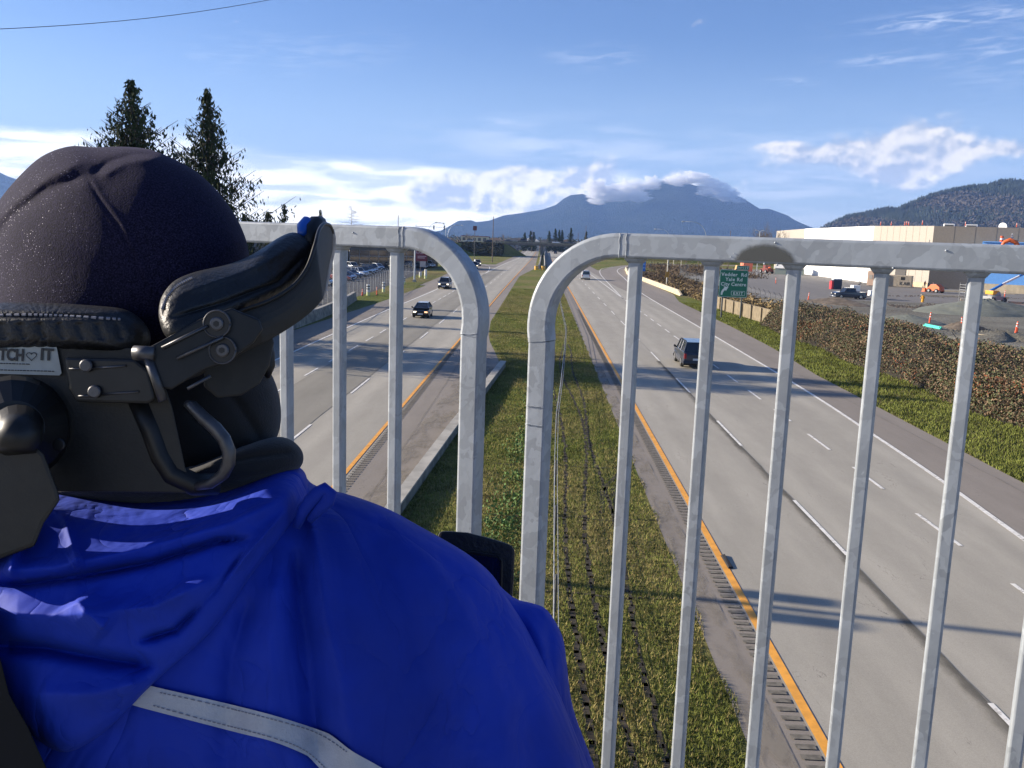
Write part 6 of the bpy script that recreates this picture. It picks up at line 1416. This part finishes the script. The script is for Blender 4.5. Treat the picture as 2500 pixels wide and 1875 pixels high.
cedar(-49.2, 200, 13.2, 2.4, 43, 'small conifer directly above the blue headrest clip', 200, .35, .1, .25, .12, M_con2)
cedar(-16, 130, .1, .1, 1, '', 1) if False else None
def bare(x, y, h, spread, seed, label, m=None, group='bare winter trees', depth=5, conif=False, th=.012, base=0):
    rg = random.Random(seed); e = empty('bare_tree', (x, y, base), 0, label, 'tree', group); tr = MB(); br = MB()
    if conif:
        tr.tube([(0, 0, 0), (0, 0, h)], [h * th, .02], 7)
        for i in range(46):
            t = .25 + .75 * i / 46; a = rg.uniform(0, 6.28); L = spread * (1.05 - t) * rg.uniform(.6, 1.2) + .3; z = h * t
            p1 = (math.cos(a) * L * .6, math.sin(a) * L * .6, z + L * .1); p2 = (math.cos(a) * L, math.sin(a) * L, z - L * .05 + .3)
            br.tube([(0, 0, z), p1, p2], [.07, .045, .02], 4, caps=False)
            for q in range(4):
                s = rg.uniform(.4, 1); b = a + rg.uniform(-.9, .9); br.tube([(math.cos(a) * L * s, math.sin(a) * L * s, z + L * .06), (math.cos(a) * L * s + math.cos(b) * L * .35, math.sin(a) * L * s + math.sin(b) * L * .35, z + L * rg.uniform(-.1, .25))], [.03, .012], 3, caps=False)
    else:
        def grow(p, d, L, r, lv):
            q = p + d * L; (tr if lv == 0 else br).tube([tuple(p), tuple((p + q) / 2 + Vector((rg.uniform(-1, 1), rg.uniform(-1, 1), 0)) * L * .05), tuple(q)], [r, r * .85, r * .65], 6 if lv < 2 else 4, caps=False)
            if lv >= depth: return
            for k in range(3 if lv else 4):
                nd = (d + Vector((rg.uniform(-1, 1), rg.uniform(-1, 1), rg.uniform(-.15, .7))) * .75 * spread).normalized(); grow(q - d * L * rg.uniform(0, .35), nd, L * rg.uniform(.55, .8), r * .6, lv + 1)
        grow(Vector((0, 0, 0)), Vector((0, 0, 1)), h * .30, h * th, 0)
    tr.build('trunk', m or M_bark, e); br.build('crown', m or M_twig, e); return e
bare(-63.4, 300, 17.2, 7.5, 5, 'bare spindly conifer skeleton between the headrest and the railing weld', m=mat('dead_tree', (.30, .27, .22), .9), conif=True)
bare(81.6, 330, 19.5, .95, 8, 'left one of the two bare trees beside the warehouse')
bare(83.9, 333, 21.5, .95, 17, 'right and taller one of the two bare trees beside the warehouse')
# conifers and bare trees beyond the overpass
for i, (px, py, lb) in enumerate(((1280, 385, 'leftmost small conifer beyond the overpass'), (1360, 362, 'second conifer from the left beyond the overpass'), (1400, 380, 'third conifer beyond the overpass, left of the pale roof gap'), (1610, 362, 'conifer right of the pale-roofed house'), (1695, 335, 'pointed conifer in the right cluster of three'), (1745, 348, 'middle conifer in the right cluster of three'), (1785, 350, 'last conifer in the right cluster of three'), (1905, 322, 'broad tall conifer right of the cluster'), (2110, 372, 'conifer touching the right railing elbow'))):
    r = cray(1050 + px * .1808, 500 + py * .1808); t = 600 / r[1]; cedar(r[0] * t, 600, CAMZ + r[2] * t + .8, 3.6 if i != 7 else 5.0, 50 + i, lb, 140, .8, .1, .25, .1, None, .8, 'distant conifers beyond the overpass', 20)
for i, (px, Y, h, lb) in enumerate(((505, 520, 13, 'bare poplar left of the pole sign'), (545, 540, 12, 'bare poplar right behind the pole sign'), (1020, 560, 13, 'tall bare tree left of the distant conifers'), (1195, 560, 12, 'bare tree just left of the distant conifers'), (1470, 620, 11.5, 'rounded bare tree behind the pale-roofed house'), (780, 620, 9, 'low bare tree behind the tall wooden pole'), (910, 600, 9.5, 'low bare tree right of the tall wooden pole'))):
    r = cray(1050 + px * .1808, 583); bare(r[0] / r[1] * Y, Y, h, .6, 70 + i, lb, depth=5, group='distant bare trees')
# far woods and town band: uncountable
def woods(name, band, n, hgt, m, size, lab, base=0):
    P = []
    for i in range(n):
        k = rng.integers(len(band)); (x0, x1, y0, y1) = band[k]; x = rng.uniform(x0, x1); y = rng.uniform(y0, y1)
        hh = hgt * (.55 + .45 * math.sin(x * .13 + y * .05) ** 2) * rng.uniform(.5, 1.05); P.append((x, y, base + hh * rng.uniform(0, 1) ** .7))
    V, F = leafcards(np.array(P), size); return tag(npmesh(name, V, F, m), lab, kind='stuff')
M_woodb = mat('winter_wood', (.115, .085, .065), .95, var=.4, vscale=.05); M_woodg = mat('evergreen_wood', (.035, .045, .025), .95, var=.4, vscale=.05)
woods('far_woods', [(-420, 10, 640, 900), (-60, 240, 640, 900)], 26000, 8.8, M_woodb, 1.0, 'far band of winter trees')
woods('far_woods', [(-500, 500, 1000, 1700)], 12000, 10.5, M_woodg, 2.2, 'far band of dark trees')
woods('far_woods', [(60, 240, 400, 560)], 9000, 8, M_woodb, .8, 'brown winter trees behind the warehouse')
# forest texture on the near hill: crowns standing on its ridge and face
Vh = np.zeros(len(hill_o.data.vertices) * 3, dtype=np.float32); hill_o.data.vertices.foreach_get('co', Vh); Vh = Vh.reshape(-1, 3); sel = Vh[(Vh[:, 2] > 12) & (Vh[:, 1] < 2560) & (Vh[:, 0] < 1500)]
idx = rng.integers(len(sel), size=26000); P = sel[idx] + rng.normal(size=(26000, 3)) * [5, 9, 0]
ridge_x = rng.uniform(730, 1480, 1500); ridge = np.stack([ridge_x, np.full(1500, 2500.) + rng.uniform(-25, 10, 1500), np.interp(ridge_x, HLX, HLZ) + 1], 1)
def cone_trees(name, P, h0, h1, wr, m, lab):
    N = len(P); h = rng.uniform(h0, h1, N); V = np.zeros((N, 5, 3)); k = rng.uniform(0, 6.28, N)
    for j in range(4): V[:, j] = P + np.stack([np.cos(k + j * 1.57) * h * wr, np.sin(k + j * 1.57) * h * wr, -h * .1], 1)
    V[:, 4] = P + np.stack([np.zeros(N), np.zeros(N), h], 1); F = []
    b = np.arange(N)[:, None] * 5; F = np.concatenate([b + np.array([[0, 1, 4]]), b + np.array([[1, 2, 4]]), b + np.array([[2, 3, 4]]), b + np.array([[3, 0, 4]])])
    return tag(npmesh(name, V.reshape(-1, 3), F, m), lab, kind='stuff')
patch = np.sin(P[:, 0] * .021 + 1.3) + np.sin(P[:, 2] * .06 + P[:, 0] * .008) + rng.normal(size=len(P)) * .45
cone_trees('hill_forest', np.concatenate([P[patch > .35], ridge]), 6, 13, .26, mat('hill_conifer', (.022, .032, .02), 1, var=.5, vscale=.01), 'dark conifers covering the hill')
Pb = P[patch <= .35]; Pb = np.concatenate([Pb, Pb + rng.normal(size=Pb.shape) * [4, 6, 0]]); V, F = leafcards(Pb + [0, 0, 2.5], 5.5); tag(npmesh('hill_forest', V, F, mat('hill_bare', (.074, .062, .050), 1, var=.35, vscale=.01)), 'grey-brown leafless woods on the hill', kind='stuff')
# hedge on the right
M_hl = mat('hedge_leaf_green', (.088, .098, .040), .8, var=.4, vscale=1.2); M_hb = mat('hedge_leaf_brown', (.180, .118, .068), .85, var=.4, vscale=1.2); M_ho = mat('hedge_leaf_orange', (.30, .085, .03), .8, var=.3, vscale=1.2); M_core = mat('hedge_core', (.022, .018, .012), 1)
hg = empty('hedge', (27, 65, 0), 0, 'long overgrown brown-green bramble hedge between the verge and the chain-link fence', 'hedge')
def hedge_h(x, y):
    e_ = np.clip((x - (23.8 + .35 * np.sin(y * .35))) / .9, 0, 1) * np.clip((31.3 - x) / .9, 0, 1) * np.clip((97.5 - y) / 1.5, 0, 1)
    return (2.15 + .38 * np.sin(y * .42 + x * .3) + .22 * np.sin(y * 1.1 + 2 * x) + .3 * np.sin(x * 1.2 + y * .16)) * np.sqrt(e_) * (1 - .22 * np.clip((64 - y) / 22, 0, 1)) * (1 - .30 * np.clip((53 - y) / 10, 0, 1))
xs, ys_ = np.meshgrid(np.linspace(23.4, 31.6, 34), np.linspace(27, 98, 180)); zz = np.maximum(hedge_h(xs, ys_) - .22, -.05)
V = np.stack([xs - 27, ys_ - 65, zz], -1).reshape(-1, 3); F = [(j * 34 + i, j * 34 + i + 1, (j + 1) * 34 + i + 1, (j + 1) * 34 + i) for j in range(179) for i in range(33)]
npmesh('inner_dark_body', V, F, M_core, hg)  # one near-black surface filling the hedge beneath the leaf cards
def hedge_leaves(n, m, size, sel=None, name='foliage'):
    y = 27 + 70.5 * rng.uniform(0, 1, n) ** 1.25; x = np.where(rng.uniform(size=n) < .5, 23.4 + rng.exponential(.7, n), rng.uniform(23.5, 31.4, n)); x = np.minimum(x, 31.4)
    hh = hedge_h(x, y); ok = hh > .15
    face = rng.uniform(size=n) < .5
    z = np.where((x < 25.2) & face, hh * rng.uniform(.02, 1, n), hh * rng.uniform(.88, 1.06, n)); x = np.where((x < 25.2) & face, x - .05, x)
    if sel is not None: ok &= sel(x, y)
    P = np.stack([x - 27 + rng.normal(size=n) * .06, y - 65 + rng.normal(size=n) * .06, z + rng.normal(size=n) * .05], 1)[ok]
    V, F = leafcards(P, size, .7); return npmesh(name, V, F, m, hg)
hedge_leaves(100000, M_hl, .125); hedge_leaves(120000, M_hb, .12); hedge_leaves(30000, M_ho, .11, lambda x, y: (np.sin(y * .55) + np.sin(x * 1.7 + y * .2)) > .75)
# dry brush behind the cream barrier and under the exit sign
M_straw = mat('dry_straw', (.24, .175, .08), .95, var=.4, vscale=.8); M_brush = mat('brown_brush', (.11, .075, .04), .95, var=.4, vscale=.8)
def brush(name, x0, x1, y0, y1, n, h, m, size, lab, clump=None):
    x = rng.uniform(x0, x1, n); y = rng.uniform(y0, y1, n); k = (np.sin(x * 1.1 + y * .37) + np.sin(y * .9 + 1.3 * x)) * .25 + .5
    if clump: ok = k > clump; x, y, k = x[ok], y[ok], k[ok]
    z = h * k * rng.uniform(0, 1, len(x)); P = np.stack([x, y, z], 1); V, F = leafcards(P, size, .35); return tag(npmesh(name, V, F, m), lab, kind='stuff')
brush('dry_brush', 24.2, 31.6, 130, 236, 26000, 1.9, M_brush, .42, 'brown winter brush'); brush('dry_brush', 24.0, 31.0, 128, 190, 14000, 1.6, M_straw, .45, 'straw-coloured dry grass', .45); brush('dry_brush', 26, 31.6, 96, 130, 9000, 1.8, M_straw, .42, 'straw-coloured dry grass behind the tan wall')
brush('dry_brush', 34, 60, 236, 330, 9000, 1.9, M_brush, .6, 'brown winter brush')
# bushes on the overpass embankment, left
V, F = leafcards(np.stack([rng.uniform(-36, -17.5, 26000), rng.uniform(398, 414, 26000), np.zeros(26000)], 1), .8)
x = rng.uniform(-40, -17.2, 26000); y = rng.uniform(396, 416, 26000); top = np.interp(x, [-40, -34, -30, -17], [4.8, 5.6, 5.5, 5.2]); z = top * rng.uniform(0, 1, 26000) ** .5 * np.clip((y - 394) / 8, .15, 1); bot = np.interp(x, [-40, -17], [3.6, 0]); ok = z > bot
V, F = leafcards(np.stack([x, y, z + .3], 1)[ok], .8); tag(npmesh('embankment_shrubs', V, F, mat('embankment_leaf', (.040, .042, .022), .95, var=.6, vscale=.3)), 'dark shrubs on the embankment beside the overpass', kind='stuff')
# ground cover blades and weeds
M_blade = mat('grass_blades', (.145, .165, .038), .9, var=.45, vscale=.7, spec=.15); M_blade2 = mat('grass_blades_dry', (.29, .24, .10), .95, var=.35, vscale=.9, spec=.1)
def blades(name, x, y, m, h0, h1, w, lab, z0=0.):
    n = len(x); h = rng.uniform(h0, h1, n); a = rng.uniform(0, 6.28, n); lx = rng.normal(size=n) * .35 * h; ly = rng.normal(size=n) * .35 * h
    V = np.stack([np.stack([x - np.cos(a) * w, y - np.sin(a) * w, np.full(n, z0)], 1), np.stack([x + np.cos(a) * w, y + np.sin(a) * w, np.full(n, z0)], 1), np.stack([x + lx, y + ly, z0 + h], 1)], 1).reshape(-1, 3)
    return tag(npmesh(name, V, np.arange(3 * n).reshape(-1, 3), m), lab, kind='stuff')
def med_pts(n, y0, y1, pw=1.7):
    y = y0 + (y1 - y0) * rng.uniform(0, 1, n) ** pw; x = rng.uniform(-2.6, 3.95, n); xl = np.interp(y, [0, 26, 37, 58, 62, 75, 90, 200], [-4.2, -3.9, -3.3, -2.1, -2.5, -4.1, -4.7, -4.5]); x = xl + (3.86 + .12 * np.sin(y * 1.7) - xl) * rng.uniform(0, 1, n); return x, y
x, y = med_pts(280000, 11, 150, 2.3); k = .3 + np.sin(x * 2.1 + y * .5) * .6 + np.sin(y * .8 - x) * .5 + rng.normal(size=len(x)) * 1.2
rut = np.minimum.reduce([np.abs(x - (1.15 + .15 * np.sin(y * .21))), np.abs(x - (2.45 + .1 * np.sin(y * .3))), np.abs(x - (1.9 + .35 * np.sin(y * .17 + 1))), np.abs(x - (.35 + .1 * np.sin(y * .25)))]); keep = (rut > .07) | (rng.uniform(size=len(x)) < .12)
x, y, k = x[keep], y[keep], k[keep]
blades('grass', x[k > -.2], y[k > -.2], M_blade, .04, .11, .011, 'median grass'); blades('grass', x[k <= -.2], y[k <= -.2], M_blade2, .04, .12, .011, 'dry median grass')
x = rng.uniform(18.3, 24.4, 60000); y = 30 + 100 * rng.uniform(0, 1, 60000) ** 1.6; ok = x > np.interp(y, [30, 60, 75, 95, 131], [18.3, 18.8, 19.8, 20.2, 20.4]) ; blades('grass', x[ok], y[ok], M_blade, .06, .2, .025, 'verge grass')
rutl = []
for f in (lambda y: 1.15 + .15 * math.sin(y * .21), lambda y: 2.45 + .1 * math.sin(y * .3), lambda y: 1.9 + .35 * math.sin(y * .17 + 1), lambda y: .35 + .1 * math.sin(y * .25)):
    rutl += [q for q in sum([line_strip([(f(v) + rng.normal() * .03, v), (f(v + .55) + rng.normal() * .03, v + .55)], rng.uniform(.04, .16)) for v in np.arange(11, 72, .42)], []) if rng.uniform() < .93]
for yy in (20.4, 26.4, 32.7): rutl += line_strip([(v, yy + .1 * math.sin(v * 2) + rng.normal() * .03) for v in np.arange(-1.5, 4, .3)], .10)
rutl += line_strip([(3.6, 33), (3.0, 31.5), (2.4, 29.5), (2.2, 27)], .16) + line_strip([(3.85, 33.6), (3.3, 31.8), (2.75, 29.6), (2.6, 27)], .16)
sheet('tyre_rut', rutl, mat('rut_soil', (.045, .036, .024), 1, var=.5, vscale=3), .008)
# weeds along the edge of the parapet shade
M_weed = mat('weed_leaf', (.085, .16, .035), .8, var=.35, vscale=1.5)
n = 9000; y = 16 + 48 * rng.uniform(0, 1, n) ** 1.3; xc = np.interp(y, [16, 29, 35, 44, 58], [-1.3, -.55, -.3, .1, .3]); kk = np.sin(y * 1.9) * .5 + np.sin(y * .7 + 2) * .5
ok = kk > -.35; x = xc + rng.normal(size=n) * .38; z = np.abs(rng.normal(size=n)) * .16 * (1 + kk)
V, F = leafcards(np.stack([x, y, z], 1)[ok], .10, .7, up=.4); tag(npmesh('weeds', V, F, M_weed), 'leafy weeds along the median ditch', kind='stuff')
# loose tyre scrap on the carriageway and litter
x, y = G(1775, 1373); tag(MB().add([(x - .08, y - .55, .03), (x + .07, y - .5, .03), (x + .05, y + .5, .03), (x - .09, y + .45, .03), (x - .06, y - .5, .07), (x + .04, y - .45, .06), (x + .02, y + .45, .08), (x - .06, y + .4, .06)], [(0, 1, 5, 4), (1, 2, 6, 5), (2, 3, 7, 6), (3, 0, 4, 7), (4, 5, 6, 7), (3, 2, 1, 0)]).build('tyre_scrap', M_rubber), 'black strip of tyre rubber lying beside the yellow line', 'tyre scrap')
# ================================================================== CLOUDS ROUND THE SUMMIT
M_cloud = bpy.data.materials.new('cloud_vapour'); M_cloud.use_nodes = True
_t = NT(M_cloud.node_tree); _t.N.clear(); _v = _t.node('ShaderNodeVolumePrincipled'); _v.inputs['Color'].default_value = (1, 1, 1, 1); _v.inputs['Density'].default_value = .028; _v.inputs['Anisotropy'].default_value = .0
_o = _t.node('ShaderNodeOutputMaterial'); _t.L.new(_v.outputs[0], _o.inputs['Volume'])
from mathutils import noise as mnoise
def puff(px, py, w, h, seed, Y=6450.):
    r = cray(px, py); t = Y / r[1]; c = Vector((r[0] * t, Y, CAMZ + r[2] * t)); k = Y / FPX
    bm = bmesh.new(); bmesh.ops.create_icosphere(bm, subdivisions=5, radius=1.0)
    for v in bm.verts:
        d = v.co.normalized(); n = 0; a = .55
        for f in (1.6, 3.4, 7.0, 14.0): n += a * mnoise.noise(d * f + Vector((seed * 7.1, 0, 0))); a *= .72
        q = max(.25, 1 + n * 1.25); v.co = Vector((d.x * w * k * q, d.y * (w + h) * .5 * k * q, d.z * h * k * (q if d.z > 0 else .75 + .25 * q)))
    me = bpy.data.meshes.new('cloud'); bm.to_mesh(me); bm.free(); me.materials.append(M_cloud)
    o = bpy.data.objects.new('cloud', me); COL.objects.link(o); o.location = c; o['kind'] = 'stuff'; return o
for i, (px, py, w, h) in enumerate(((1500, 474, 40, 17), (1462, 490, 24, 10), (1452, 462, 26, 20), (1540, 460, 32, 18), (1560, 480, 26, 14), (1590, 448, 22, 16), (1655, 440, 34, 13), (1700, 434, 32, 13), (1742, 453, 30, 12), (1772, 474, 30, 16), (1722, 470, 20, 9), (1800, 488, 16, 8))):
    puff(px, py, w, h, i + 1)
# ------------------------------------------------------------------ haze: the valley air
hz_ = MB(); hz_.box(-9000, 9000, -60, 8700, -2, 720)
M_haze = bpy.data.materials.new('haze'); M_haze.use_nodes = True
_t = NT(M_haze.node_tree); _t.N.clear()
_v = _t.node('ShaderNodeVolumePrincipled'); _v.inputs['Color'].default_value = (.30, .50, .95, 1); _v.inputs['Density'].default_value = 9.0e-5; _v.inputs['Anisotropy'].default_value = .1
_o = _t.node('ShaderNodeOutputMaterial'); _t.L.new(_v.outputs[0], _o.inputs['Volume'])
tag(hz_.build('haze', M_haze), kind='stuff')
